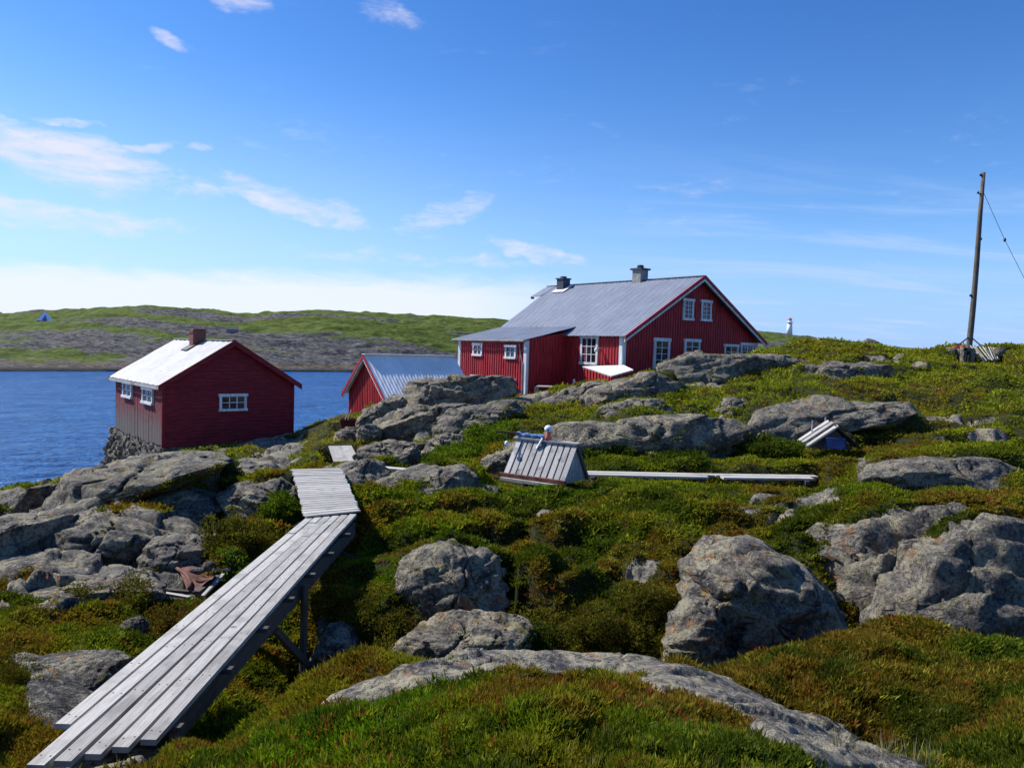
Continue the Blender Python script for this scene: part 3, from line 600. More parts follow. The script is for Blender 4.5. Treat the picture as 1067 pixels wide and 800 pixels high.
# turf lips: small steps where the heath ends in an overhanging bank
def lip(line, d, drop, reach, front):
    global Z
    lx = [a for a, b in line]; xs = np.linspace(lx[0], lx[-1], 50); pts = [P(xx, np.interp(xx, lx, [b for a, b in line]), d) for xx in xs]; zt = np.array([p.z for p in pts])
    px = PXG + 5 * fbm(XG * 2, YG * 2, 0, 2, 77); tz = np.interp(px, xs, zt); td = d * (1 + .055 * fbm(XG * 1.6 / max(1, d / 10), YG * .01, 0, 4, 79)); k = D - td; x0, x1 = xs[0], xs[-1]; e = .16 * (x1 - x0)
    wx_ = sstep(x0, x0 + e, px) * sstep(x1, x1 - e, px)
    wb = wx_ * sstep(-.06, .10, k) * (1 - sstep(reach * .3, reach, k)); Z = np.maximum(Z, Z * (1 - wb) + wb * (tz + .3 * det))
    wf = wx_ * sstep(.02, -.12, k) * (1 - sstep(front * .25, front, -k)); Z = np.minimum(Z, Z * (1 - wf) + wf * (tz - drop + .3 * det))
for a in (([(372, 562), (430, 550), (500, 545), (560, 556), (650, 562)], 11.9, .34, 1.3, 1.0), ([(820, 545), (900, 530), (1000, 522), (1090, 526)], 12.9, .18, 1.2, .7), ([(560, 512), (640, 507), (730, 514)], 15.2, .15, 1.2, 1),
          ([(880, 374), (960, 378), (1070, 380)], 32, .2, 3, 2.5), ([(510, 640), (590, 622), (700, 640)], 9.35, .5, .8, .7), ([(20, 652), (90, 622), (170, 608), (240, 598)], 9.6, .25, .8, .8), ([(600, 455), (680, 450), (760, 462)], 21, .2, 1, 1),
          ([(880, 462), (960, 452), (1060, 448)], 20.5, .3, 2, 1.5), ([(420, 532), (480, 526), (560, 530)], 13.4, .14, 1, .7), ([(620, 600), (680, 588), (740, 590)], 10.4, .22, .7, .6)): lip(*a)
# hollows: the ground in front of these things lies low enough to see their feet
def hollow(px0, px1, pyb, d, back, soft=8):
    global Z
    w = sstep(px0 - soft, px0 + 2, PXG) * sstep(px1 + soft, px1 - 2, PXG) * sstep(d - back, d - back * .55, D) * sstep(d + .55, d + .15, D)
    r0 = ray((px0 + px1) / 2, pyb); zl = 8 + (r0.z / r0.y) * D - .02 - (PXG - (px0 + px1) / 2) * D / F * .029 - .1 * np.clip(D / 25, .3, 1)
    Z = np.where(w > 0, Z * (1 - w) + np.minimum(Z, zl) * w, Z)
for a in ((606, 856, 502, 17.5, 3.2), (336, 380, 488, 23.6, 10), (386, 446, 499, 18.0, 3), (166, 244, 625, 10.2, 2), (348, 374, 450, 31.2, 8), (392, 428, 462, 27.4, 7), (600, 652, 399, 39.5, 10), (556, 602, 408, 39.5, 9), (838, 898, 468, 20.0, 3.5), (518, 622, 506, 16.3, 3),
          (994, 1046, 378, 34.6, 7), (476, 552, 411, 40, 9), (700, 872, 676, 8.9, 2.2), (846, 1110, 664, 9.9, 2.6), (400, 565, 698, 8.6, 2.2), (296, 402, 714, 8.6, 1.8), (420, 535, 642, 9.9, .8), (572, 795, 478, 22.3, 4)): hollow(*a)
# the boarded crossing beyond the bridge and the walkway lie above the ground
nD, nU = XG.shape
idx = np.arange(nD * nU).reshape(nD, nU)
Fq = np.stack([idx[:-1, :-1], idx[:-1, 1:], idx[1:, 1:], idx[1:, :-1]], -1).reshape(-1, 4)
GV = np.stack([XG, YG, Z], -1).reshape(-1, 3)
ground = np_mesh('ground', GV, Fq, 4, M['ground'], smooth=True, floats={'rock': RK.ravel()})
tag(ground, kind='structure')

# behind the camera the same heath goes on
bx = np.linspace(-30, 30, 90); by = np.linspace(-30, .42, 60); BX, BY = np.meshgrid(bx, by)
BZ = 6.32 + .15 * fbm(BX * .8, BY * .8, 0, 3, 41) - .012 * np.maximum(0, np.abs(BX) - 1) ** 1.5; bi = np.arange(BX.size).reshape(BX.shape)
hb = np_mesh('heath_ground', np.stack([BX, BY, BZ], -1).reshape(-1, 3), np.stack([bi[:-1, :-1], bi[:-1, 1:], bi[1:, 1:], bi[1:, :-1]], -1).reshape(-1, 4), 4, M['ground'], smooth=True, floats={'rock': np.zeros(BX.size)})
tag(hb, kind='structure')

# ------------------------------------------------------------------ sea
t = NT('sea_water'); pos = t.coords('Position', (1, 1.0, 1))
mp = t.n('Mapping'); mp.inputs['Scale'].default_value = (.55, 1.0, 1); mp.inputs['Rotation'].default_value = (0, 0, .5); t.set(mp.inputs[0], pos)
w0 = t.noise(mp.outputs[0], .10, 3, .6, .4); w1 = t.noise(mp.outputs[0], .42, 4, .65, .4); w2 = t.noise(mp.outputs[0], 1.9, 4, .66, .5); w3 = t.noise(mp.outputs[0], 5.0, 3, .6)
h = t.math('ADD', t.math('ADD', t.math('MULTIPLY', w1, 2.2), t.math('MULTIPLY', w0, 4.5)), t.math('ADD', t.math('MULTIPLY', w2, .75), t.math('MULTIPLY', w3, .12)))
nrm = t.bump(h, 1.0, 2.1)
c = t.mix(t.noise(pos, .03, 3, .5), (.02, .19, .58), (.035, .25, .68))
M['sea'] = t.done(t.bsdf(c, .16, nrm, spec=.4, IOR=1.33))
sv = [(-30000, -3000, 0), (30000, -3000, 0), (30000, 45000, 0), (-30000, 45000, 0)]
tag(mesh_obj('sea', sv, [(0, 1, 2, 3)], M['sea']), kind='structure')

# ------------------------------------------------------------------ far land
t = NT('far_heath'); pos = t.coords('Position'); nz = t.n('SeparateXYZ'); t.set(nz.inputs[0], t.n('NewGeometry').outputs['Normal']); pz = t.n('SeparateXYZ'); t.set(pz.inputs[0], pos)
ms = t.n('Mapping'); ms.inputs['Scale'].default_value = (.6, 1, 2.5); t.set(ms.inputs[0], pos)
n1 = t.noise(ms.outputs[0], .05, 6, .62, .4); n2 = t.noise(pos, .35, 5, .65); n3 = t.noise(ms.outputs[0], .9, 4, .7)
g = t.mix(t.ramp(n2, .36, .62), (.055, .085, .014), (.115, .145, .028)); g = t.mix(t.math('MULTIPLY', t.ramp(n3, .55, .7), .6), g, (.09, .075, .03))
r_ = t.mix(t.ramp(n3, .38, .6), (.04, .039, .041), (.15, .14, .13)); r_ = t.mix(t.ramp(n2, .58, .72), r_, (.24, .23, .21))
at = t.n('Attribute', attribute_name='rock').outputs['Fac']
f = t.ramp(t.math('ADD', at, t.math('ADD', t.math('MULTIPLY', t.math('SUBTRACT', n1, .5), 2.3), t.math('MULTIPLY', t.math('SUBTRACT', n3, .5), .8))), .42, .54)
cc = t.mix(f, g, r_)
cc = t.mix(t.ramp(t.math('ADD', pz.outputs['Z'], t.math('MULTIPLY', n2, .8)), 1.25, .95), cc, (.05, .043, .038))
kelp = t.math('MULTIPLY', t.ramp(t.math('ADD', pz.outputs['Z'], t.math('MULTIPLY', n2, 1.2)), 1.5, 1.8), t.ramp(t.math('ADD', pz.outputs['Z'], t.math('MULTIPLY', n2, 1.2)), 2.7, 2.2))
cc = t.mix(t.math('MULTIPLY', kelp, .4), cc, (.16, .10, .035))
M['far'] = t.done(t.bsdf(cc, .95, t.bump(t.math('ADD', n3, n2), .7, .8), spec=.1))
def far_land(name, skyline, shore, dsky, pw, mat, n_u=520, n_d=150, rockband=.22, amp=1.0, seed=3, crest_rock=.9):
    pxs = np.linspace(skyline[0][0], skyline[-1][0], n_u); sy = np.interp(pxs, *zip(*skyline)); ds = np.interp(pxs, *zip(*shore)); dk = np.interp(pxs, *zip(*dsky))
    tt = np.concatenate([np.linspace(0, 1, n_d), np.linspace(1.02, 1.6, 20)])
    ww = [ray(a, b) for a, b in zip(pxs, sy)]; zk = np.array([8 + w.z / w.y * d for w, d in zip(ww, dk)]); uu = np.array([w.x / w.y for w in ww])
    T, Q = np.meshgrid(tt, np.arange(n_u), indexing='ij')
    dd = ds[Q] + T * (dk[Q] - ds[Q]); x = uu[Q] * dd; y = dd
    prof = np.where(T <= 1, 1 - (1 - np.clip(T, 0, 1)) ** pw, 1 - (T - 1) * 1.2)
    z = zk[Q] * prof
    env = np.clip(T * 8, 0, 1) * np.where(T > .93, .35, 1)
    l1 = fbm(x * .02, y * .05, 0, 4, seed); st = (z * .55 + 2.2 * l1); st = np.abs((st % 1) - .5)
    z = z + env * amp * (.75 * ridged(x * .018, y * .07, 0, 5, seed + 1) * .6 + 2.0 * (st - .25) + .5 * fbm(x * .10, y * .3, 0, 4, seed + 2))
    z = z - np.where(T <= 0.001, 1.5, 0)
    rk = np.clip(1.0 - T / (rockband * (1 + .9 * fbm(x * .02, y * .05, 0, 3, seed + 5))), 0, 1) * 0 + np.clip(1.1 - T / .40, 0, 1) * (.62 + .35 * fbm(x * .02, y * .06, 2, 4, seed + 15)) + .55 * np.clip(1 - T / .17, 0, 1) + .9 * np.clip(1 - T / (.05 + .05 * fbm(x * .05, y * .05, 1, 3, seed + 19)).clip(.015), 0, 1) + .30 * sstep(.3, -.3, st - .25) * sstep(.1, .6, fbm(x * .013, y * .05, 4, 3, seed + 7) + .3) + .90 * sstep(-.05, .5, l1 * .5 + .25 * ridged(x * .012, y * .05, 0, 3, seed + 9)) + crest_rock * .35 * sstep(.9, .99, T)
    ii = np.arange(x.size).reshape(x.shape)
    o = np_mesh(name, np.stack([x, y, z], -1).reshape(-1, 3), np.stack([ii[:-1, :-1], ii[:-1, 1:], ii[1:, 1:], ii[1:, :-1]], -1).reshape(-1, 4), 4, mat, smooth=True, floats={'rock': rk.ravel()})
    return tag(o, kind='structure')
sky_l = [(-700, 340), (-300, 330), (-100, 330), (0, 327.5), (50, 325), (100, 322), (150, 321), (200, 323), (260, 328), (300, 326), (330, 324), (400, 327), (450, 330), (500, 333), (560, 337), (640, 345), (720, 362)]
far_land('far_island_terrain', sky_l, [(-700, 130), (-200, 150), (0, 162), (150, 182), (300, 206), (400, 222), (720, 280)], [(-700, 300), (720, 330)], 1.55, M['far'])
sky_r = [(600, 352), (700, 346), (760, 344), (800, 347.5), (870, 356), (930, 363), (1000, 369), (1100, 376), (1300, 384)]
far_land('far_hill_terrain', sky_r, [(600, 110), (1300, 110)], [(600, 400), (1300, 400)], 1.3, M['far'], 300, 120, .02, 1.2, 23, 1.0)

# ------------------------------------------------------------------ rocks as objects
for nm, lb, poly, d, T, lean, mt, am in rocks:
    rock(nm, lb, poly, d, T, lean, mt, am, cat='boulder' if nm == BL else 'rock')

# ------------------------------------------------------------------ buildings
class Frame:
    def __init__(s, loc, ang): s.loc = Vector(loc); s.ang = ang; s.r = Matrix.Rotation(ang, 3, 'Z'); s.ri = s.r.transposed()
    def loc_of(s, w): return s.ri @ (Vector(w) - s.loc)
    def w(s, v): return s.loc + s.r @ Vector(v)
    def on(s, axis, off, px, py):
        n = s.r @ Vector((1, 0, 0) if axis == 'x' else (0, 1, 0)); p0 = s.w((off, 0, 0) if axis == 'x' else (0, off, 0))
        return s.loc_of(hit(px, py, p0, n))
    def pt(s, axis, off, a, out, z): return (off - out, a, z) if axis == 'x' else (a, off - out, z)
def mbox(mb, fr, axis, off, a0, a1, o0, o1, z0, z1):
    p, q = fr.pt(axis, off, a0, o0, z0), fr.pt(axis, off, a1, o1, z1)
    return mb.span([min(a, b) for a, b in zip(p, q)], [max(a, b) for a, b in zip(p, q)])
def window(fr, root, axis, off, px0, py0, px1, py1, nc=2, nr=3, fw=.11, label=None, mat='white', paneh=None):
    xc, yc = (px0 + px1) / 2, (py0 + py1) / 2
    k = 1 if axis == 'x' else 0
    a0, a1 = fr.on(axis, off, px0, yc)[k], fr.on(axis, off, px1, yc)[k]; a0, a1 = min(a0, a1), max(a0, a1)
    z1, z0 = fr.on(axis, off, xc, py0)[2], fr.on(axis, off, xc, py1)[2]
    mb = MB()
    mbox(mb, fr, axis, off, a0, a0 + fw, 0, .075, z0, z1); mbox(mb, fr, axis, off, a1 - fw, a1, 0, .075, z0, z1)
    mbox(mb, fr, axis, off, a0 - .05, a1 + .05, 0, .10, z1 - fw, z1 + .02); mbox(mb, fr, axis, off, a0 - .03, a1 + .03, 0, .12, z0 - .02, z0 + fw * .8)
    for i in range(1, nc): c = a0 + fw + (a1 - a0 - 2 * fw) * i / nc; w = .035 if i * 2 != nc or nc == 3 else .05; mbox(mb, fr, axis, off, c - w / 2, c + w / 2, .005, .06, z0 + fw * .7, z1 - fw * .9)
    zb = z0 + fw * .8
    for i in range(1, nr): c = zb + (z1 - fw - zb) * i / nr; mbox(mb, fr, axis, off, a0 + fw * .9, a1 - fw * .9, .008, .052, c - .016, c + .016)
    o = mb.obj('window', M[mat], root)
    if label: o['label'] = label
    p = MB(); mbox(p, fr, axis, off, a0 + fw * .8, a1 - fw * .8, 0.0, .03, z0 + fw * .6, z1 - fw * .8); p.obj('pane', M['pane'], o)
    return o
def battens(mb, fr, axis, off, a0, a1, zb, ztop, step=.2, w=.06, th=.03):
    n = int(abs(a1 - a0) / step)
    for i in range(n + 1):
        a = a0 + (a1 - a0) * i / max(n, 1); mbox(mb, fr, axis, off, a - w / 2, a + w / 2, 0, th + random.uniform(-.004, .004), zb + random.uniform(0, .05), ztop(a))
def prism(pts, y0, y1):     # gable outline in x,z extruded along y
    n = len(pts); vs = [(x, y0, z) for x, z in pts] + [(x, y1, z) for x, z in pts]
    return vs, [tuple(range(n)), tuple(range(2 * n - 1, n - 1, -1))] + [(i, i + n, (i + 1) % n + n, (i + 1) % n) for i in range(n)]

# ---- red farmhouse
fr = Frame((HO.x, HO.y, 5.7), HA)
ho = empty('farmhouse', fr.loc, HA, 'large red farmhouse with blue grey metal roof and white window frames on the ridge', 'house')
W = fr.on('y', 0, 789, 356)[0]; ZE = 3.22; ridge = fr.on('x', W / 2, 729, 288); ZR = ridge[2]
E0 = fr.on('x', 0, 590, 360)[1]
cpt = None
PE = 2.87
for _ in range(30):     # how far the extension stands out: its corner shows at column 547
    q = fr.w((-PE, E0, 1)); u_ = project_np(np.array(q.x), np.array(q.y), np.array(q.z))[0]; PE += (float(u_) - 548) * .02
E1 = fr.on('x', -PE, 478, 380)[1]
LR = fr.on('x', W / 2, 577, 297.5)[1]; LR2 = fr.on('x', W / 2, 571, 297.5)[1]
LH = max(E1, LR - .4)
ZX = fr.on('x', -PE - .25, 548, 354)[2]
print('house', W, ZR, E0, PE, E1, LR, ZX)
zt = lambda x: ZE + (ZR - ZE) * (1 - abs(x - W / 2) / (W / 2)) - .12
walls = MB(); walls.add(*prism([(0, -.8), (W, -.8), (W, ZE - .12), (W / 2, ZR - .12), (0, ZE - .12)], 0, LH - .3))
battens(walls, fr, 'y', 0, .15, W - .15, -.6, lambda a: zt(a) - .06); battens(walls, fr, 'x', 0, .15, E0 - .05, -.6, lambda a: ZE - .16)
walls.obj('wall', M['red_house'], ho)
ew = MB(); zxw = ZX + .02
ew.add([(-PE, E0, -.9), (0.02, E0, -.9), (0.02, E0, ZE + .02), (-PE, E0, zxw), (-PE, E1, -.9), (.02, E1, -.9), (.02, E1, ZE + .02), (-PE, E1, zxw)], [(0, 1, 2, 3), (7, 6, 5, 4), (0, 3, 7, 4), (0, 4, 5, 1), (3, 2, 6, 7), (1, 5, 6, 2)])
battens(ew, fr, 'x', -PE, E0 + .1, E1 - .1, -.6, lambda a: zxw - .03)
battens(ew, fr, 'y', E0, -PE + .1, -.1, -.6, lambda a: zxw + (ZE + .02 - zxw) * (a + PE) / PE - .03)
e_ = ew.obj('extension', M['red_house'], ho)
tr = MB()
for ax, of, a in (('x', 0, .09), ('y', 0, .07), ('y', 0, W - .1)): mbox(tr, fr, ax, of, a - .11, a + .11, -.002, .055, -.6, ZE - .17)
mbox(tr, fr, 'x', -PE, E0 - .03, E0 + .17, -.002, .055, -.8, zxw - .04); mbox(tr, fr, 'y', E0, -PE - .05, -PE + .12, -.002, .05, -.8, zxw - .05); mbox(tr, fr, 'x', -PE, E1 - .2, E1 + .02, -.002, .055, -.7, zxw - .04)
mbox(tr, fr, 'x', -PE - .02, E0, E1, -.0, .05, zxw - .14, zxw - .02)
tr.split('corner_trim', M['white'], ho)
ex = -.28; se = (ZR - ZE) / (W / 2); OV = -.42
rf = MB(); zf = ZE + ex * se
rf.sheet((ex, OV, zf), (ex, E0 - .1, zf), (W / 2, OV, ZR), (W / 2, E0 - .1 + .01, ZR), .013, .24, .03)
rf.sheet((ex, E0 - .1, zf), (ex, E1 + .35, zf), (W / 2, E0 - .09, ZR), (W / 2, LR, ZR), .013, .24, .03)
k1 = .24; rf.sheet((W / 2 - W / 2 * k1, LR - .3, ZR - (ZR - ZE) * k1 + .03), (W / 2 - W / 2 * k1, LR2 + .1, ZR - (ZR - ZE) * k1 + .03), (W / 2, LR - .3, ZR + .03), (W / 2, LR2, ZR + .03), .01, .24, .03)
rf.sheet((W - ex, OV, zf), (W - ex, LR, zf), (W / 2, OV, ZR), (W / 2, LR, ZR), .013, .24, .03)
xe = -PE - .25
rf.sheet((xe, E0 - .12, ZX), (xe, E1 + .35, ZX), (.55, E0 - .12, ZE + .55 * se + .04), (.55, E1 + .35, ZE + .55 * se + .04), .013, .24, .03)
rf.bar((W / 2, OV, ZR + .02), (W / 2, LR2, ZR + .02), .26, .04)
roof = rf.obj('roof', M['roof_blue'], ho)
bb = MB(); wb = MB()
for sgn in (0, 1):
    f = (lambda x: x) if not sgn else (lambda x: W - x)
    bb.bar((f(ex - .05), OV - .035, zf - .05 * se - .06), (f(W / 2), OV - .035, ZR - .06), .05, .19, (0, 1, 0)) if False else None
    a = Vector((f(ex - .05), OV - .03, zf - .05 * se)); b = Vector((f(W / 2), OV - .03, ZR))
    for mb_, dz, h_, oy in ((bb, .0, .19, 0), (wb, -.19, .13, .035)):
        mb_.add([a + Vector((0, oy - .03, dz + .05)), b + Vector((0, oy - .03, dz + .05)), b + Vector((0, oy - .03, dz - h_ + .05)), a + Vector((0, oy - .03, dz - h_ + .05)),
                 a + Vector((0, oy + .03, dz + .05)), b + Vector((0, oy + .03, dz + .05)), b + Vector((0, oy + .03, dz - h_ + .05)), a + Vector((0, oy + .03, dz - h_ + .05))],
                [(0, 1, 2, 3), (7, 6, 5, 4), (0, 4, 5, 1), (1, 5, 6, 2), (2, 6, 7, 3), (3, 7, 4, 0)])
bb.span((W / 2 - W / 2 * k1 - .05, LR2 - .02, ZR - (ZR - ZE) * k1 - .12), (W / 2 - W / 2 * k1 + .2, LR2 + .06, ZR - (ZR - ZE) * k1))
bb.split('red_bargeboard', M['red'], ho); wb.split('white_bargeboard', M['white'], ho)
gt = MB(); gt.tube([(xe - .05, E0 - .1, ZX - .06), (xe - .05, E1 + .3, ZX - .06)], .05, 8); gt.tube([(-PE - .1, E0 + .5, ZX - .08), (-PE - .08, E0 + .35, ZX - .9), (-PE - .08, E0 + .2, ZX - 1.2), (-PE - .08, E0 + .18, -.6)], .03, 6)
gt.obj('gutter', M['concrete'], ho)
for px0, y0, y1 in ((661.5, 283, 294), ): pass
cy = fr.on('x', W / 2, 667, 288)[1]
ch = MB(); ch.span((W / 2 - .32, cy - .32, ZR - .4), (W / 2 + .32, cy + .32, ZR + .58)); ch.obj('chimney', M['concrete'], ho).__setitem__('label', 'grey rendered chimney with dark cap')
cp = MB(); cp.span((W / 2 - .42, cy - .42, ZR + .58), (W / 2 + .42, cy + .42, ZR + .68)); cp.lathe((W / 2, cy, ZR + .68), [(.2, 0), (.2, .16), (.15, .2)], 10); cp.obj('chimney_cap', M['slate'], ho)
xs = W / 2 - .45; cy = fr.on('x', xs, 587, 298)[1]
ch = MB(); ch.span((xs - .3, cy - .3, ZR - .6), (xs + .3, cy + .3, ZR + .32)); ch.span((xs - .36, cy - .36, ZR + .32), (xs + .36, cy + .36, ZR + .40)); ch.span((xs - .14, cy - .14, ZR + .40), (xs + .14, cy + .14, ZR + .52))
ch.obj('chimney', M['slate'], ho).__setitem__('label', 'short black slate chimney')
fl = MB(); fl.box((xs - .1, cy - .1, ZR - .24), (1.1, 1.1, .03), Matrix.Rotation(-math.atan(se), 3, 'Y')); fl.obj('chimney_flashing', M['roof_zinc'], ho)
for a in ((711, 311.5, 722, 333.5, 2, 4), (730, 313, 740.5, 334.5, 2, 4)): window(fr, ho, 'y', 0, *a, fw=.13)
window(fr, ho, 'y', 0, 680.5, 352.5, 697, 384, 2, 4, .16, 'tall glazed door framed in white')
window(fr, ho, 'y', 0, 712.5, 353.5, 728.5, 374, 2, 3, .14); window(fr, ho, 'y', 0, 754, 359, 768.5, 374, 2, 2, .12); window(fr, ho, 'y', 0, 771, 357.5, 784.5, 374, 2, 2, .13)
window(fr, ho, 'x', 0, 605.5, 350, 623.5, 379.5, 3, 3, .13, 'large nine pane window')
for a in ((493.3, 357.5, 503.2, 370.5, 2, 2), (527, 359.5, 538.3, 373.5, 2, 2), (491.5, 391, 501.5, 404, 2, 2), (526, 395, 537.3, 410, 2, 2)): window(fr, ho, 'x', -PE, *a, fw=.12)
lm = MB(); q = fr.on('x', 0, 625.5, 363); lm.bar((-.0, q[1], q[2]), (-.28, q[1], q[2] + .05), .04, .04); lm.lathe((-.28, q[1], q[2] - .16), [(.03, .2), (.11, .12), (.10, 0), (.02, -.02)], 10); lm.obj('wall_lamp', M['whitep'], ho)
lm = MB(); q = fr.on('y', 0, 751, 318); lm.span((q[0] - .05, -.14, q[2] - .08), (q[0] + .05, 0, q[2] + .08)); lm.obj('wall_lamp', M['tar'], ho)
# cellar hatch
A_, B_, C_, D_ = P(606.5, 382.5, 39.7), P(636.5, 392.5, 37.0), P(660, 386, 37.2), P(650, 381.2, 37.8)
hb_ = empty('cellar_hatch', (A_.x, A_.y, 6.0), 0, 'low red cellar hatch with white sloping roof under the farmhouse corner', 'hatch')
off = hb_.location; mb = MB(); mb.slab([p - off + Vector((0, 0, .04)) for p in (A_, B_, C_, D_)], .07); mb.obj('roof', M['white'], hb_)
mb = MB(); A2, B2, C2, D2 = [p - off - Vector((0, 0, .03)) for p in (A_, B_, C_, D_)]; dn = Vector((0, 0, -1.3)); ctr = (A2 + B2 + C2 + D2) / 4
A2, B2, C2, D2 = [p.lerp(ctr, .04) for p in (A2, B2, C2, D2)]
mb.add([A2, B2, C2, D2] + [p + dn for p in (A2, B2, C2, D2)], [(0, 1, 5, 4), (1, 2, 6, 5), (2, 3, 7, 6), (3, 0, 4, 7)])
n_ = Vector((-.6, -.8, 0)); 
for i in range(9):
    p = A2.lerp(B2, (i + .5) / 9); mb.bar(p + n_ * .02, p + n_ * .02 + dn, .06, .04, (1, 0, 0))
mb.obj('board_wall', M['red'], hb_)
# deck beside the extension
dk = empty('wooden_deck', P(580, 404, 38.6), 0, 'small grey wooden deck in the shade between extension and cellar hatch', 'deck')
mb = MB(); q = [P(561, 400.5, 38.9), P(598, 398.5, 38.9), P(596, 405, 37.6), P(558, 406, 37.6)]; zq = sum(p.z for p in q) / 4
for i in range(7):
    a = q[0].lerp(q[3], (i + .05) / 7); b = q[1].lerp(q[2], (i + .05) / 7); c = q[1].lerp(q[2], (i + .95) / 7); d = q[0].lerp(q[3], (i + .95) / 7)
    mb.slab([Vector((p.x, p.y, zq)) - dk.location for p in (d, c, b, a)], .04)
mb.obj('deck_boards', M['plankx'], dk)
for j, k in ((0, 0), (1, 0), (2, 0), (3, 0)):
    mb = MB(); p = q[j] - dk.location; mb.span((p.x - .05, p.y - .05, zq - dk.location.z - .9), (p.x + .05, p.y + .05, zq - dk.location.z + (.35 if j in (1, ) else -.045))); mb.obj('post', M['white'] if j == 1 else M['gray_woodz'], dk)

# ---- red boathouse
fr = Frame((BO.x, BO.y, 3.72), BA)
bo = empty('boathouse', fr.loc, BA, 'red boathouse with pale roof and brick chimney standing by the water', 'boathouse')
W = fr.on('y', 0, 305.5, 430)[0]; L_ = fr.on('x', 0, 120.5, 420)[1]; ZE = fr.on('y', 0, 168, 401)[2] + .12; ZR = fr.on('y', -.3, 244, 355)[2]
print('boathouse', W, L_, ZE, ZR)
se = (ZR - ZE) / (W / 2); zt = lambda x: ZE + (ZR - ZE) * (1 - abs(x - W / 2) / (W / 2)) - .08
mb = MB(); mb.add(*prism([(.03, 0), (W - .03, 0), (W - .03, ZE - .1), (W / 2, ZR - .1), (.03, ZE - .1)], .03, L_)); mb.obj('inner_wall', M['red_h'], bo)
sd = MB(); bz = .15; z = 0.02
while z < ZR - .2:      # lapped boards on the gable
    z1 = min(z + bz, ZR - .12)
    def xr(zz): return (0.0, W) if zz <= ZE - .1 else ((zz - ZE + .1) / se, W - (zz - ZE + .1) / se)
    a, b = xr(z), xr(z1)
    if b[1] > b[0]:
        o0, o1 = -.036 + random.uniform(-.006, .006), .0
        sd.add([(a[0], o0, z), (a[1], o0, z), (b[1], o1, z1), (b[0], o1, z1), (a[0], .02, z), (a[1], .02, z)], [(0, 1, 2, 3), (4, 5, 1, 0), (0, 3, 4), (1, 5, 2)])
    z += bz
sd.obj('gable_siding', M['red_h'], bo)
mb = MB(); mb.span((.04, .05, -1.3), (W - .04, L_ - .05, .03)); mb.obj('footing', M['stone_d'], bo)
vw = MB(); y = 0.0
while y < L_ - .05:
    w_ = random.uniform(.12, .2); mbox(vw, fr, 'x', .03, y + .004, min(y + w_ - .006, L_), 0, .022 + random.uniform(0, .014), random.uniform(-.04, .12) - .02, ZE - .1); y += w_
vw.obj('side_wall', M['red_worn'], bo).__setitem__('label', 'weathered side wall of upright boards with flaking paint')
cb = MB(); cb.span((-.03, -.045, -.02), (.1, .03, ZE - .1)); cb.span((W - .1, -.045, -.02), (W + .02, .03, ZE - .1)); cb.split('corner_board', M['red_h'], bo)
ex = -.22; OV = -.28; zf = ZE + ex * se; mb = MB()
mb.sheet((ex, OV, zf), (ex, L_ + .25, zf), (W / 2, OV, ZR), (W / 2, L_ + .25, ZR), .012, .62, .05); mb.sheet((W - ex, OV, zf), (W - ex, L_ + .25, zf), (W / 2, OV, ZR), (W / 2, L_ + .25, ZR), .006, .5, .05)
mb.bar((W / 2, OV, ZR + .02), (W / 2, L_ + .25, ZR + .02), .22, .03); mb.obj('roof', M['roof_white'], bo)
mb = MB()
for sgn in (0, 1):
    f = (lambda x: x) if not sgn else (lambda x: W - x)
    for yy in (OV - .03, L_ + .25):
        a = Vector((f(ex - .03), yy, zf - .03 * se)); b = Vector((f(W / 2), yy, ZR)); e = Vector((0, .035, 0)); t0, t1 = Vector((0, 0, .03)), Vector((0, 0, -.2))
        mb.add([a + t0, b + t0, b + t1, a + t1, a + t0 + e, b + t0 + e, b + t1 + e, a + t1 + e], [(0, 1, 2, 3), (7, 6, 5, 4), (0, 4, 5, 1), (1, 5, 6, 2), (2, 6, 7, 3), (3, 7, 4, 0)])
mb.split('bargeboard', M['red_h'], bo)
mb = MB(); mb.box((ex - .01, L_ / 2, zf - .1), (.03, L_ + .5, .12)); mb.obj('eave_board', M['gray_woodz'], bo)
q = fr.on('x', W / 2 - .35, 204, 357); cy = q[1]; mb = MB(); mb.span((W / 2 - .55, cy - .25, ZR - .6), (W / 2 + .0, cy + .25, ZR + .30)); mb.span((W / 2 - .58, cy - .28, ZR + .30), (W / 2 + .03, cy + .28, ZR + .40)); mb.span((W / 2 - .53, cy - .23, ZR + .40), (W / 2 - .02, cy + .23, ZR + .48)); mb.obj('chimney', M['brick'], bo)
mb = MB(); mb.box((W / 2 - .62, cy, ZR - .62 * se + .05), (.55, .8, .06), Matrix.Rotation(-math.atan(se), 3, 'Y')); mb.obj('chimney_flashing', M['tar'], bo)
window(fr, bo, 'y', 0, 228.3, 410.5, 256.5, 427.5, 3, 2, .1); window(fr, bo, 'x', 0, 129, 398, 138.3, 414, 2, 2, .1); window(fr, bo, 'x', 0, 149.5, 403.5, 160.3, 420.5, 2, 2, .1)
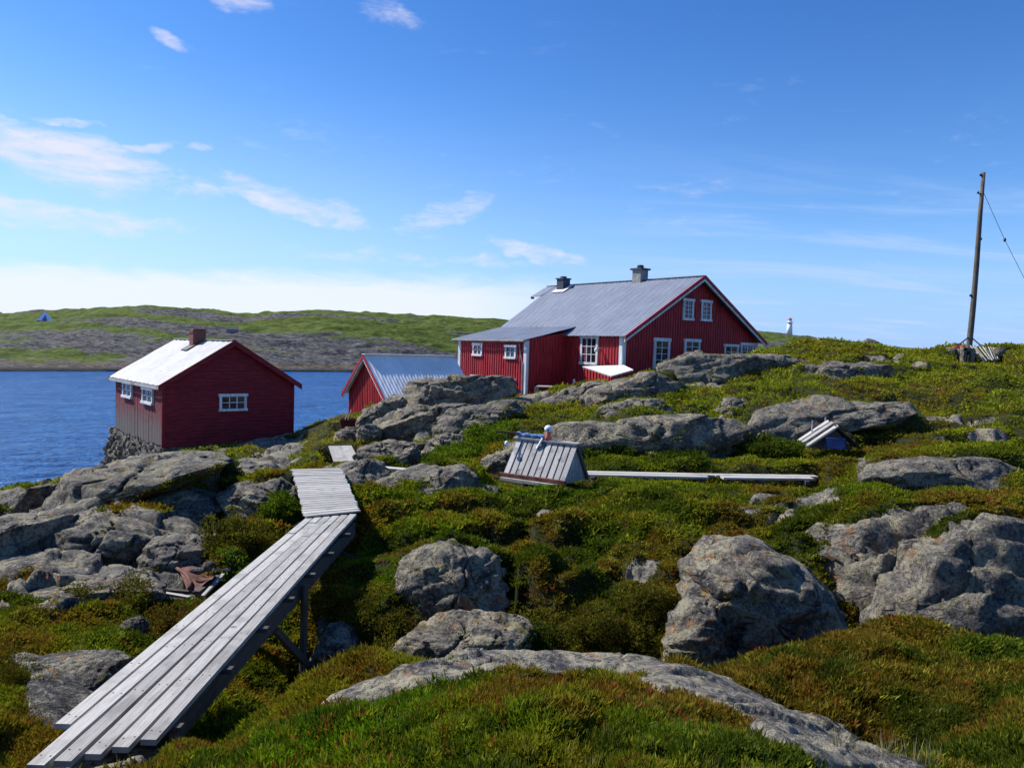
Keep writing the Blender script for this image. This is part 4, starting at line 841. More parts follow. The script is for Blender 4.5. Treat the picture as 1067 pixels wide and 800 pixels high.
# dry stone foundation under its seaward corner
st = MB()
def stone(mb, c, s):
    n = len(mb.v); mb.add_ball((0, 0, 0), 1, 7, 5, (1, 1, 1)); sq = [s * random.uniform(.8, 1.35), s * random.uniform(.8, 1.3), s * random.uniform(.55, .85)]
    rz = Matrix.Rotation(random.uniform(0, 6.3), 3, 'Z') @ Matrix.Rotation(random.uniform(-.4, .4), 3, 'X'); off = [random.uniform(0, 50) for _ in range(3)]
    for i in range(n, len(mb.v)):
        v = mb.v[i]; v = Vector([max(-.72, min(.72, k)) for k in v]) * (1.15 + .3 * math.sin(v.x * 3 + off[0]) * math.cos(v.y * 2.7 + off[1]) * math.sin(v.z * 2.3 + off[2]))
        mb.v[i] = rz @ Vector((v.x * sq[0], v.y * sq[1], v.z * sq[2])) + Vector(c)
so = empty('stone_foundation', fr.w((0, L_ / 2, -1)), BA, 'dry stone footing of loose grey stones beneath the boathouse side wall', 'stone wall')
fr2 = Frame(so.location, BA)
for i in range(330):
    a = random.uniform(-.3, L_ + 1.4); zz = random.uniform(-1.5, .98); w_ = fr.w((0, a, 0))
    ou = -.03 + .3 * (1.0 - zz) * random.uniform(.6, 1.0) * (.35 + .4 * a / L_)
    if zz < .0 and a < .8: continue
    stone(st, fr2.loc_of(fr.w((-ou + .15, a, -1 + zz - .1))) , random.uniform(.13, .24))
st.obj('stone_pile', M['stone_d'], so); st = MB()
for i in range(110): stone(st, fr2.loc_of(fr.w((random.uniform(.2, W), random.uniform(.05, .25), random.uniform(-.4, -.1)))), random.uniform(.1, .2))
st.obj('front_stones', M['stone_d'], so)

# ---- small red shed
fr = Frame((P(378, 400, 36).x, 36, 4.0), HA)
sh = empty('shed', fr.loc, HA, 'small red shed with corrugated zinc roof beside the sea', 'shed')
pk = fr.on('x', -.25, 378.5, 369.5); ZR = pk[2]; y0 = pk[1]; el = fr.on('x', -.25, 356, 409); er = fr.on('x', -.25, 400.5, 416)
SL = fr.on('y', y0, 473, 371)[0]; hw = (el[1] - er[1]) / 2; ZE = (el[2] + er[2]) / 2; print('shed', ZR, ZE, hw, SL, y0)
se = (ZR - ZE) / hw; wb_ = hw - .22
def gpt(x): return [(x, y0 - wb_, -.6), (x, y0 + wb_, -.6), (x, y0 + wb_, ZR - wb_ * se - .08), (x, y0, ZR - .08), (x, y0 - wb_, ZR - wb_ * se - .08)]
mb = MB(); mb.add(gpt(0) + gpt(SL - .3), [(0, 1, 2, 3, 4), (9, 8, 7, 6, 5)] + [(i, (i + 1) % 5, (i + 1) % 5 + 5, i + 5) for i in range(5)])
battens(mb, fr, 'x', 0, y0 - wb_ + .08, y0 + wb_ - .08, -.5, lambda a: ZR - abs(a - y0) * se - .14, .16, .05, .022); mb.obj('wall', M['red'], sh)
mb = MB()
for s_ in (-1, 1): mb.sheet((-.25, y0 + s_ * hw, ZE), (SL, y0 + s_ * hw, ZE), (-.25, y0, ZR), (SL, y0, ZR), .008, .17, .012)
mb.bar((-.25, y0, ZR + .03), (SL, y0, ZR + .03), .3, .035); mb.obj('roof', M['roof_zinc'], sh)
for nm, m_, dz0, dz1, ox in (('red_bargeboard', 'red', .03, -.15, -.29), ('white_bargeboard', 'white', -.15, -.25, -.26)):
    mb = MB()
    for s_ in (-1, 1):
        a = Vector((ox, y0 + s_ * (hw + .03), ZE - .03 * se)); b = Vector((ox, y0, ZR)); e = Vector((.035, 0, 0)); t0, t1 = Vector((0, 0, dz0)), Vector((0, 0, dz1))
        mb.add([a + t0, b + t0, b + t1, a + t1, a + t0 + e, b + t0 + e, b + t1 + e, a + t1 + e], [(0, 1, 2, 3), (7, 6, 5, 4), (0, 4, 5, 1), (1, 5, 6, 2), (2, 6, 7, 3), (3, 7, 4, 0)])
    mb.split(nm, M[m_], sh)

# ---- plank shelter
A_ = P(588, 504, 15.6); fr = Frame((A_.x, A_.y, 5.24), R(57))
hs = empty('plank_shelter', fr.loc, fr.ang, 'A shaped shelter of pale weathered planks on the heath with a dark right gable', 'shelter')
SL = fr.on('x', 0, 523, 498)[1]; SW = 1.05; SH = fr.on('x', SW / 2, 600, 463)[2]; print('shelter', SL, SH)
for s_ in (0, 1):
    n = 10 if not s_ else 8
    for i in range(n):
        y0_ = SL * i / n; y1_ = SL * (i + 1) / n - (.036 if s_ == 0 else .012); b = .06 + random.uniform(-.015, .015); tp = SH - .01 + random.uniform(-.01, .01)
        f = (lambda x: x) if not s_ else (lambda x: SW - x)
        mb = MB(); q = [(f(-.0), y0_, b), (f(0), y1_, b), (f(SW / 2 * tp / SH), y1_, tp), (f(SW / 2 * tp / SH), y0_, tp)]
        if s_: q = q[::-1]
        mb.slab(q, -.028 if not s_ else -.028); mb.obj('roof_plank', M['shelter_plank'], hs)
for i in range(8):
    x0 = .06 + (SW - .12) * i / 8; x1 = .06 + (SW - .12) * (i + 1) / 8 - .012; hz = lambda x: SH * (1 - abs(x - SW / 2) / (SW / 2)) - .03
    mb = MB(); v = [(x0, .05, .0), (x1, .05, .0), (x1, .05, max(.05, hz(x1))), (x0, .05, max(.05, hz(x0)))]
    mb.add(v + [(a, b + .025, c) for a, b, c in v], [(0, 1, 2, 3), (7, 6, 5, 4), (0, 4, 5, 1), (1, 5, 6, 2), (2, 6, 7, 3), (3, 7, 4, 0)]); mb.obj('gable_board', M['gray_woodz'], hs)
mb = MB(); mb.add([(SW / 2, .08, SH - .06), (.06, .08, 0), (SW - .06, .08, 0), (SW / 2, SL - .05, SH - .06), (.06, SL - .05, 0), (SW - .06, SL - .05, 0)], [(0, 1, 2), (5, 4, 3), (0, 3, 4, 1), (0, 2, 5, 3), (1, 4, 5, 2)]); mb.obj('shade_filler', M['shadow'], hs)  # solid filler, painted near black as the shade behind the plank gaps
mb = MB(); mb.box((-.04, SL / 2, .05), (.09, SL + .1, .09)); mb.obj('sill_board', M['rust'], hs).__setitem__('label', 'rust stained board along the foot')
mb = MB(); mb.box((-.10, SL * .52, -.02), (.12, SL * .9, .06)); mb.obj('base_board', M['plank'], hs)
mb = MB(); mb.box((SW / 2, SL / 2 - .0, SH + .02), (.13, SL + .06, .035)); mb.obj('ridge_board', M['plank'], hs)
mb = MB(); mb.bar((SW + .02, .02, .0), (SW / 2, .02, SH), .05, .07); mb.obj('verge_board', M['dark_wood'], hs)
# ---- bundle slumped over the ridge
rd_ = lambda t_, dz=.0, dx=0: fr.w((SW / 2 + dx, SL * (1 - t_), SH + .04 + dz))
sc_ = empty('scarecrow', rd_(.4), 0, 'slumped scarecrow with blue cloth sleeve and white ball head on the shelter ridge', 'scarecrow'); o_ = sc_.location
pl = P(516, 449.5, 16.7); mb = MB(); mb.tube([pl - o_, pl.lerp(rd_(.02, .07), .5) - o_ + Vector((0, 0, .01)), rd_(.08, .07) - o_], [.02, .024, .026], 7); mb.obj('pole', M['rust'], sc_)
mb = MB(); pts = [rd_(a, .055 + .012 * math.sin(a * 37)) - o_ for a in np.linspace(.0, .5, 12)]; mb.tube(pts, [.045 + .016 * math.sin(i * 2.1) for i in range(12)], 10); mb.obj('sleeve', M['blue'], sc_, True)
nk = rd_(.53, .09) - o_; mb = MB(); mb.lathe(nk - Vector((0, 0, .09)), [(.075, 0), (.07, .06), (.055, .12), (.06, .17)], 10); mb.obj('neck', M['orange'], sc_, True)
t = NT('ball_white_blue'); v_ = t.n('TexVoronoi', Scale=11.0); t.set(v_.inputs['Vector'], t.coords('Object')); M['ballwb'] = t.done(t.bsdf(t.mix(t.ramp(v_.outputs['Distance'], .30, .36), (.10, .17, .40), (.74, .76, .82)), .4))
mb = MB(); mb.add_ball(nk + Vector((0, 0, .145)), .088, 16, 10, (1, 1, .92)); mb.obj('head', M['ballwb'], sc_, True)
mb = MB(); q0, q1 = rd_(.46, .03, -.05) - o_, fr.w((SW * .5 - .14, SL * .60, SH - .16)) - o_; mb.bar(q0, q1, .06, .025); mb.obj('strap', M['whitep'], sc_)
pf = P(528, 461, 16.6); fl_ = empty('fishing_float', pf, 0, 'small white fishing float hanging at the left end of the scarecrow pole', 'float')
mb = MB(); mb.add_ball((0, 0, -.02), .05, 12, 8, (1, 1, 1.25)); mb.obj('body', M['ballwb'], fl_, True)
mb = MB(); tp = pl.lerp(rd_(.02, .07), .45) - pf; mb.tube([(0, 0, .06), tp], .006, 5); mb.obj('line', M['wire'], fl_)

# ---- ruined plank tent
tp0 = P(869, 466.5, 19); fr = Frame((tp0.x, 19, tp0.z - .04), -.12)
tz = P(869, 441, 19).z - fr.loc.z; print('plank tent h', tz)
te = empty('plank_hutch', fr.loc, fr.ang, 'small collapsed plank hutch with loose roof boards and a blue box inside', 'hutch')
for i, (y_, dx, dz) in enumerate(((-.05, .02, -.05), (.2, -.03, .0), (.45, -.06, .01), (.68, -.02, -.02))):
    mb = MB(); mb.slab([(-.66 + dx, y_, .12 + dz), (-.66 + dx, y_ + .2, .13 + dz), (.05 + dx, y_ + .2, tz + dz + .02), (.05 + dx, y_, tz + dz)], -.035); mb.obj('roof_plank', M['plankx'], te)
for i in range(3):
    y_ = .0 + i * .28; mb = MB(); mb.slab([(.02, y_, tz - .03), (.02, y_ + .26, tz - .03), (.68, y_ + .26, .05), (.68, y_, .05)], -.03); mb.obj('roof_plank', M['dark_wood'], te)
mb = MB(); mb.add([(-.5, .16, 0), (.5, .16, 0), (.0, .16, tz - .08), (-.5, .75, 0), (.5, .75, 0), (0, .75, tz - .08)], [(0, 1, 2), (5, 4, 3), (0, 3, 4, 1), (1, 4, 5, 2), (2, 5, 3, 0)]); mb.obj('back_board', M['dark_wood'], te)
mb = MB(); mb.bar((-.66, .0, .02), (-.02, -.02, tz - .14), .03, .06); mb.obj('front_board', M['plank'], te)
for x_, y_, h_ in ((-.42, .5, .66), (-.05, .7, .74)):
    mb = MB(); mb.tube([(x_, y_, .2), (x_ + .01, y_, h_)], .018, 6); mb.obj('stick', M['gray_woodz'], te)
bb_ = MB(); bb_.box((0, 0, .13), (.44, .2, .24)); bb_.box((0, -.005, .265), (.47, .23, .035)); o = bb_.obj('plastic_box', M['bluep'], bevel=.012); o.location = fr.w((.02, .02, .01)); o.rotation_euler.z = fr.ang
tag(o, 'blue plastic box under the collapsed plank hutch', 'box')

# ---- leaning pole, stays and wire
pb, pt_ = P(1009.5, 364, 36), P(1025.5, 180, 36)
po = empty('utility_pole', (pb.x, pb.y, pb.z - .6), 0, 'tall leaning weathered wooden pole on the right skyline with a guy wire', 'pole'); o_ = po.location
mb = MB(); mb.tube([pb - o_ - Vector((0, 0, .6))] + [pb.lerp(pt_, k) - o_ + Vector((.03 * math.sin(k * 5), 0, 0)) for k in (0, .25, .5, .75, 1)], [.14, .135, .125, .115, .10, .085], 10); mb.obj('shaft', M['dark_woodz'], po, True)
for k, sx in ((.98, -.16), (.88, -.2), (.62, .12), (.3, -.14)):
    p = pb.lerp(pt_, k) - o_; mb = MB(); mb.bar(p, p + Vector((sx, 0, .02)), .04, .04); mb.lathe(p + Vector((sx, 0, .0)), [(.02, 0), (.05, .03), (.05, .08), (.03, .12)], 8); mb.obj('insulator', M['tar'], po)
w0, w1 = pb.lerp(pt_, .9) - o_, P(1112, 378, 36) - o_; mid = P(1047, 250, 36) - o_
mb = MB(); mb.tube([w0, mid, w1], .011, 5); mb.add_ball(mid, .06, 8, 6, (1, 1, 1.6)); mb.obj('guy_wire', M['wire'], po)
for ex_, ey_ in ((996, 361.5), (1022, 360)):
    mb = MB(); mb.tube([pb.lerp(pt_, .075) - o_, P(ex_, ey_, 35.6) - o_], .03, 6); mb.obj('stay', M['wire'], po)
# ---- stone kennel and boards at its foot
def at(px, py, d, dz=0): p = P(px, py, d); return Vector((p.x, p.y, p.z + dz))
kn = empty('stone_kennel', at(1008, 375, 34.5), 0, 'little hutch of pale upright stones with a dark opening below the leaning pole', 'stone hutch'); o_ = kn.location
for a, b, w_ in (((1003, 375.5), (1004.5, 362), .16), ((1011.5, 377), (1012.5, 366), .19)):
    mb = MB(); n0 = len(mb.v); mb.bar(at(*a, 34.4) - o_ - Vector((0, 0, .1)), at(*b, 34.4) - o_, w_, .3, (0, 1, 0)); mb.obj('upright_stone', M['rock'], kn, bevel=.03)
mb = MB(); mb.bar(at(1002, 363.5, 34.4) - o_, at(1014.5, 365, 34.4) - o_, .3, .16); mb.obj('lintel_stone', M['rock'], kn, bevel=.03)
mb = MB(); mb.box((at(1008, 371, 34.7) - o_), (.5, .3, .6)); mb.obj('opening', M['shadow'], kn)  # solid block between the uprights, its near-black colour painting the shade inside
pp = empty('plank_heap', at(1026, 375, 34.5), 0, 'heap of grey silvered boards leaning beside the stone hutch under the pole', 'boards'); o_ = pp.location
for i in range(9):
    a = at(1012 + i * 3.0 + random.uniform(-1, 1), 360.6 + random.uniform(-.5, 1.5) + i * .25, 34.9 + .05 * i); b = at(1025 + i * 2.1 + random.uniform(-1.5, 1.5), 377 - i * .3 + random.uniform(-1, .6), 34.1 + .07 * i)
    mb = MB(); mb.bar(a - o_, b - o_, .14, .04, (.5, .3, 1)); mb.obj('board', M['plank'], pp)
for i, (a, b, lb) in enumerate(((995.5, 363, 'dull red float leaning on stones left of the pole foot'), (1003, 361.6, 'little red float closest to the pole foot'))):
    f_ = MB(); f_.add_ball((0, 0, 0), .14 - .03 * i, 10, 7, (1.5 if i == 0 else 1, 1, .8)); o = f_.obj('fishing_float', M['float_red'], None, True); o.location = at(a, b, 35.2); tag(o, lb, 'float')
for k, (a, b, s_, lb) in enumerate(((991, 366.5, .3, 'low grey stone among the grass left of the stone hutch'), (998, 368.5, .36, 'broad grey stone directly left of the stone hutch'), (1041, 367, .34, 'flat stone behind the right end of the board heap'))):
    mb = MB(); stone(mb, (0, 0, 0), s_); o = mb.obj('boulder', M['rock'], None, True); o.location = at(a, b, 35.0); tag(o, lb, 'boulder')

# ---- lighthouse, tent, far hut
q = P(822.5, 347.2, 396); lt = empty('lighthouse', (q.x, q.y, q.z - 1), 0, 'tiny white lighthouse with red lantern top on the far hill', 'lighthouse'); h_ = 8.2
mb = MB(); mb.lathe((0, 0, 0), [(1.55, 0), (1.2, 6.4)], 20); mb.obj('tower', M['whitep'], lt, True)
mb = MB(); mb.lathe((0, 0, 6.4), [(1.75, 0), (1.75, .22), (1.6, .24)], 20)
for k in range(10): mb.tube([(1.65 * math.cos(k * .628), 1.65 * math.sin(k * .628), 6.6), (1.65 * math.cos(k * .628), 1.65 * math.sin(k * .628), 7.4)], .05, 5)
mb.obj('gallery', M['whitep'], lt)
mb = MB(); mb.lathe((0, 0, 6.6), [(.95, 0), (.95, 1.3)], 14); mb.obj('lantern', M['whitep'], lt)
mb = MB(); mb.lathe((0, 0, 7.9), [(1.15, 0), (.9, .55), (.2, .95), (.1, 1.3)], 14); mb.obj('lantern_roof', M['orange'], lt, True)
fhd = bpy.data.objects['far_island_terrain']
def far_at(px, py, name='far_island_terrain'):
    bpy.context.view_layer.update(); o = bpy.data.objects[name]; w_ = ray(px, py); ok, lo, nn, ii = o.ray_cast(EYE, w_.normalized()); return lo if ok else P(px, py, 260)
q = far_at(47, 333.5); tn = empty('tent', q, .5, 'small blue pyramid tent pitched on the far green island', 'tent'); k = q.y / 800; w_ = 7.5 * k; h_ = 8 * k
mb = MB(); mb.add([(-w_, -w_, -.3), (w_, -w_, -.3), (w_, w_, -.3), (-w_, w_, -.3), (-w_ * .1, 0, h_), (w_ * .1, 0, h_)], [(0, 1, 5, 4), (1, 2, 5), (2, 3, 4, 5), (3, 0, 4)]); mb.obj('canopy', M['tent'], tn)
mb = MB(); mb.add([(-w_ * .35, -w_ * 1.01, -.2), (w_ * .3, -w_ * 1.01, -.2), (w_ * .05, -w_ * .32, h_ * .68), (-w_ * .35, -w_ * 1.04, -.2), (w_ * .3, -w_ * 1.04, -.2), (w_ * .05, -w_ * .35, h_ * .68)], [(0, 1, 2), (5, 4, 3), (0, 3, 4, 1), (1, 4, 5, 2), (2, 5, 3, 0)]); mb.obj('door_flap', M['bluep'], tn)
q = far_at(242, 346); k = q.y / 800; hu = empty('stone_hut', q, .35, 'distant little grey hut on the far island above the boathouse ridge', 'hut'); w_, h_ = 6 * k, 4.5 * k
mb = MB(); mb.span((-w_, -w_ * .7, -1), (w_, w_ * .7, h_ * .65)); mb.obj('wall', M['concrete'], hu)
mb = MB(); mb.add([(-w_ * 1.08, -w_ * .8, h_ * .62), (w_ * 1.08, -w_ * .8, h_ * .62), (w_ * 1.08, w_ * .8, h_ * .62), (-w_ * 1.08, w_ * .8, h_ * .62), (-w_ * 1.08, 0, h_ * 1.15), (w_ * 1.08, 0, h_ * 1.15)], [(0, 1, 5, 4), (1, 2, 5), (2, 3, 4, 5), (3, 0, 4), (3, 2, 1, 0)]); mb.obj('roof', M['slate'], hu)

# ---- footbridge
BZ_ = 5.40
def plank_obj(parent, a, b, w, th, mat='plank', name='plank', bevel=.004, nails=False):
    a, b = Vector(a), Vector(b); L = (b - a).length; y = (b - a).normalized(); x = y.cross(Vector((0, 0, 1))).normalized(); z = x.cross(y)
    mb = MB(); n = len(mb.v); seg = 6
    for i in range(seg): mb.box((random.uniform(-.001, .001), -L / 2 + L * (i + .5) / seg, 0), (w, L / seg, th)) if False else None
    mb.box((0, 0, 0), (w, L, th)); nb_ = len(mb.f)
    if nails:
        for q_ in np.arange(-L / 2 + .12, L / 2, .86):
            for k_ in (-.3, .3): mb.box((k_ * w, q_ + random.uniform(-.02, .02), th / 2 + .0012), (.011, .011, .002))
    o = mb.obj(name, M[mat], parent, bevel=bevel)
    if nails:
        o.data.materials.append(M['rust'])
        for f_ in o.data.polygons[nb_:]: f_.material_index = 1
    m = Matrix((x, y, z)).transposed().to_4x4(); m.translation = (a + b) / 2 - (parent.location if parent else Vector()); o.matrix_local = m
    return o
near = [(55, 754, 72, 754), (24, 796, 44, 798), (52, 792, 71, 792), (83, 783, 102, 784), (114, 777, 134, 777), (147, 768, 164, 770)]
fxl, fxr = Pz(317.5, 540, BZ_), Pz(372.5, 535, BZ_)
fb = empty('footbridge', (-2.7, 8, BZ_), 0, 'long footbridge of six grey planks running over the gully to the landing', 'footbridge')
xl, xr = Pz(55, 754, BZ_).x, Pz(164, 770, BZ_).x; PW = (xr - xl) / 6; print('bridge', xl, xr, fxl, fxr)
for i, nr_ in enumerate(near):
    y0 = Pz((nr_[0] + nr_[2]) / 2, (nr_[1] + nr_[3]) / 2, BZ_).y; xa = xl + (i + .5) * PW; xb = fxl.x + (i + .5) * (fxr.x - fxl.x) / 6; yb = fxl.y + (fxr.y - fxl.y) * (i + .5) / 6
    jn = [10.35, 11.0, 10.2, 10.9, 10.45, 10.7][i]; jx = lambda y_: xa + (xb - xa) * (y_ - y0) / (yb - y0); dz = random.uniform(-.010, .008)
    plank_obj(fb, (xa, y0, BZ_ - .02 + dz), (jx(jn) + random.uniform(-.006, .006), jn, BZ_ - .02 - dz * 1.5), PW - .022 - random.uniform(0, .008), .04, nails=True)
    plank_obj(fb, (jx(jn + .012), jn + .012, BZ_ - .016), (xb, yb, BZ_ - .018), PW - .026, .04)
for x0 in (xl + .14, xr - .12):
    plank_obj(fb, (x0, 5.2, BZ_ - .17), (x0 + .0, 11.5, BZ_ - .195), .10, .21, 'dark_wood', 'beam')
for y_ in (5.15, 6.1, 7.0, 7.85, 8.7, 9.6, 10.6):
    plank_obj(fb, (xl + .02, y_, BZ_ - .065), (xr + .045, y_, BZ_ - .065), .07, .045, 'dark_wood', 'cross_batten')
for y_, xo in ((8.45, .0), ):
    for xq in (xr - .02 + xo, xl + .1):
        mb = MB(); x0 = xq; b = gz(x0, y_) - .15; mb.tube([(0, 0, b - BZ_), (.01, 0, -.1)], [.046, .042], 9); o = mb.obj('post', M['dark_woodz'], fb); o.location = (x0 - fb.location.x, y_ - fb.location.y, 0)
ba, bb2 = P(286, 655, 8.0), P(333, 706, 8.7)
plank_obj(fb, ba, bb2, .07, .07, 'dark_woodz', 'brace')
# ---- crosswise landing
ld_ = empty('boarded_landing', Pz(345, 530, 5.4), 0, 'landing of short crosswise grey boards at the far end of the footbridge', 'boardwalk')
N0, N1 = Pz(318, 538.5, 5.42), Pz(375, 532.5, 5.42); G0, G1 = P(303.5, 489, 14.6), P(356, 488, 14.6); nb = 24
for i in range(nb):
    t0, t1 = (i + .04) / nb, (i + .93) / nb; tm = (t0 + t1) / 2; a, b = N0.lerp(G0, tm), N1.lerp(G1, tm); wd = (N0 - G0).length / nb * .985
    e = (b - a).normalized() * random.uniform(-.015, .015)
    plank_obj(ld_, a + e, b + e, wd, .022, 'plank', 'board', .003)
for k in (.12, .88):
    a, b = N0.lerp(N1, k), G0.lerp(G1, k); plank_obj(ld_, a - Vector((0, 0, .085)), b - Vector((0, 0, .085)), .08, .1, 'dark_wood', 'bearer')
# ---- far ramp, plank walk, single board
rp = empty('plank_ramp', P(357, 475, 23), 0, 'short sloping ramp of pale planks between the two boulders near the boathouse', 'ramp')
a0, a1, b0, b1 = P(348, 481.5, 21.8), P(374.5, 480.5, 21.8), P(342.5, 465, 24.0), P(366, 464.5, 24.0)
for i in range(5):
    k = (i + .5) / 5; plank_obj(rp, a0.lerp(a1, k), b0.lerp(b1, k), .15, .04, 'plank')
for k in (.15, .85): plank_obj(rp, a0.lerp(b0, k) - Vector((0, 0, .05)), a1.lerp(b1, k) - Vector((0, 0, .05)), .1, .06, 'dark_wood', 'bearer')
sb = plank_obj(None, P(391, 487, 17.6), P(439, 491, 17.2), .24, .06); sb.name = 'loose_board'; tag(sb, 'single short white board lying behind the whaleback rock', 'board')
wk = empty('plank_walk', P(730, 496, 16.9), 0, 'long narrow plank walk lying across the heath right of the plank shelter', 'boardwalk')
s0, s1, s2 = P(606, 493, 17.2), P(745, 496, 17.0), P(853, 497.5, 17.1)
for (p, q) in ((s0, s1), (s1 + Vector((.02, 0, .0)), s2)):
    dy = Vector((0, .13, 0)); plank_obj(wk, p + dy, q + dy, .24, .045); plank_obj(wk, p - dy + Vector((.1, 0, -.006)), q - dy - Vector((.2, 0, .006)), .24, .045)
for k in (.04, .27, .5, .74, .93): p = s0.lerp(s2, k); plank_obj(wk, p + Vector((0, -.36, -.07)), p + Vector((0, .36, -.07)), .1, .08, 'dark_wood', 'bearer')
# ---- scrap heap
def thing1(name, mb, mat, loc, label, cat, smooth=False, bevel=0, rot=None, group=None):
    o = mb.obj(name, M[mat], None, smooth, bevel); o.location = loc
    if rot: o.rotation_euler = rot
    return tag(o, label, cat, group)
rs = empty('rusty_sheet', P(205, 604, 10.3), 0, 'rusty bent metal sheet lying on planks left of the footbridge', 'metal sheet'); o_ = rs.location
mb = MB(); pts = []
g0, g1, g2, g3 = P(185, 592, 10.9), P(228, 594, 10.8), P(221, 607, 10.1), P(196, 611, 10.0)
n = 12; base = []
for j in range(n + 1):
    for i in range(n + 1):
        u, v = i / n, j / n; p = g0.lerp(g1, u).lerp(g3.lerp(g2, u), v); p.z += .05 * math.sin(u * 5 + v * 3) - .10 * max(0, .35 - u) * v * 3; base.append(p - o_)
mb.add(base + [p - Vector((0, 0, .012)) for p in base], [(j * 13 + i, j * 13 + i + 1, j * 13 + i + 14, j * 13 + i + 13) for j in range(n) for i in range(n)] + [(169 + j * 13 + i, 169 + j * 13 + i + 13, 169 + j * 13 + i + 14, 169 + j * 13 + i + 1) for j in range(n) for i in range(n)])
mb.obj('sheet', M['rust'], rs, True)
mb = MB(); mb.tube([P(183, 591, 10.9) - o_, P(194, 598, 10.5) - o_, P(199, 607, 10.2) - o_, P(197, 613, 10.0) - o_], .025, 7); mb.obj('rolled_edge', M['rust'], rs, True)
for nm_, px_, py_, d_, s_, lb in (('boulder', 217.5, 589.5, 10.4, .075, 'small round grey stone weighing down the rusty sheet'), ('boulder', 206, 594.5, 10.4, .085, 'low dark stone lying flat on the rusty sheet')):
    mb = MB(); mb.add_ball((0, 0, 0), s_, 16, 12, (1, 1, .95) if s_ < .08 else (1.35, .8, .55)); off_ = random.uniform(0, 9)
    mb.v = [v * (1 + .12 * math.sin(v.x * 40 + off_) * math.cos(v.z * 33 + off_)) for v in mb.v]; thing1(nm_, mb, 'rock', P(px_, py_, d_), lb, 'stone', True)
for (a, b, w_, mt, lb) in (((171, 618, 9.9), (198, 622.5, 9.8), .06, 'plank', 'pale loose board in front of the rusty sheet, lowest of the heap'), ((175, 614.5, 10.1), (204, 617, 10.0), .07, 'dark_wood', 'dark loose board under the front edge of the rusty sheet'), ((211, 621.5, 9.7), (233, 598, 10.6), .05, 'plank', 'narrow loose board along the bridge side of the rusty sheet'), ((222, 593.5, 10.7), (241, 592.5, 10.7), .1, 'plank', 'short white board behind the round stone on the rusty sheet'), ((205, 617, 9.9), (228, 600, 10.5), .08, 'dark_wood', 'black loose board beside the narrow pale one by the bridge')):
    o = plank_obj(None, P(*a), P(*b), w_, .035, mt); o.name = 'loose_board'; tag(o, lb, 'board')
o = plank_obj(None, P(-8, 634, 9.4), P(65, 631, 9.6), .1, .04); o.name = 'loose_board'; tag(o, 'long silver board lying in the grass at the left edge', 'board')
# ---- red tub, sticks, black tub
q = P(363, 447.5, 31); q.z = max(q.z, gz(q.x, q.y)) ; tb = empty('red_tub', q, .2, 'dark red square tub in front of the small shed', 'tub')
mb = MB(); mb.add([(-.26, -.26, 0), (.26, -.26, 0), (.26, .26, 0), (-.26, .26, 0), (-.32, -.32, .4), (.32, -.32, .4), (.32, .32, .4), (-.32, .32, .4), (-.28, -.28, .4), (.28, -.28, .4), (.28, .28, .4), (-.28, .28, .4), (-.25, -.25, .1), (.25, -.25, .1), (.25, .25, .1), (-.25, .25, .1)],
  [(3, 2, 1, 0)] + [(i, (i + 1) % 4, (i + 1) % 4 + 4, i + 4) for i in range(4)] + [(i + 4, (i + 1) % 4 + 4, (i + 1) % 4 + 8, i + 8) for i in range(4)] + [(i + 8, (i + 1) % 4 + 8, (i + 1) % 4 + 12, i + 12) for i in range(4)] + [(12, 13, 14, 15)]); mb.obj('body', M['rustred'], tb)
mb = MB(); 
for s_ in ((-.34, -.34, .34, -.31), (-.34, .31, .34, .34), (-.34, -.31, -.31, .31), (.31, -.31, .34, .31)): mb.span((s_[0], s_[1], .36), (s_[2], s_[3], .43))
mb.obj('rim', M['rustred'], tb)
for i, (a, b, lb) in enumerate((((358, 437.5), (362.5, 428.5), 'thin pale stick standing in the dark red tub'), ((361, 437), (366, 427), 'longer pale stick standing in the dark red tub'))):
    mb = MB(); p0, p1 = P(*a, 31), P(*b, 31.2); mb.tube([Vector((0, 0, -.2)), p1 - p0], .018, 6); thing1('stick', mb, 'plank', p0, lb, 'stick')
q = P(411, 456, 27.5); bt = empty('black_tub', q, 0, 'round black tub with grey domed lid on dark slabs below the shed rocks', 'tub')
mb = MB(); mb.lathe((0, 0, 0), [(.36, -.1), (.38, 0), (.40, .32), (.37, .36)], 22); mb.obj('body', M['tar'], bt, True)
mb = MB(); mb.lathe((-.1, -.05, .34), [(.28, 0), (.24, .09), (.12, .14), (.03, .15)], 20); mb.obj('lid', M['concrete'], bt, True)
mb = MB(); stone(mb, (0, 0, 0), .14); thing1('boulder', mb, 'stone_d', P(412.5, 441, 27.6), 'dark stone resting on top of the round black tub', 'stone')
for a, s_, lb in (((404, 457.5, 27.0), (.75, .5, .1), 'dark flat slab under the front of the round black tub'), ((397.5, 451.5, 27.4), (.42, .35, .06), 'thin pale slab leaning at the black tub side')):
    mb = MB(); mb.box((0, 0, 0), s_, None, .03); thing1('stone_slab', mb, 'stone_d', P(*a), lb, 'slab', False, .015, (.05, -.08, .3))

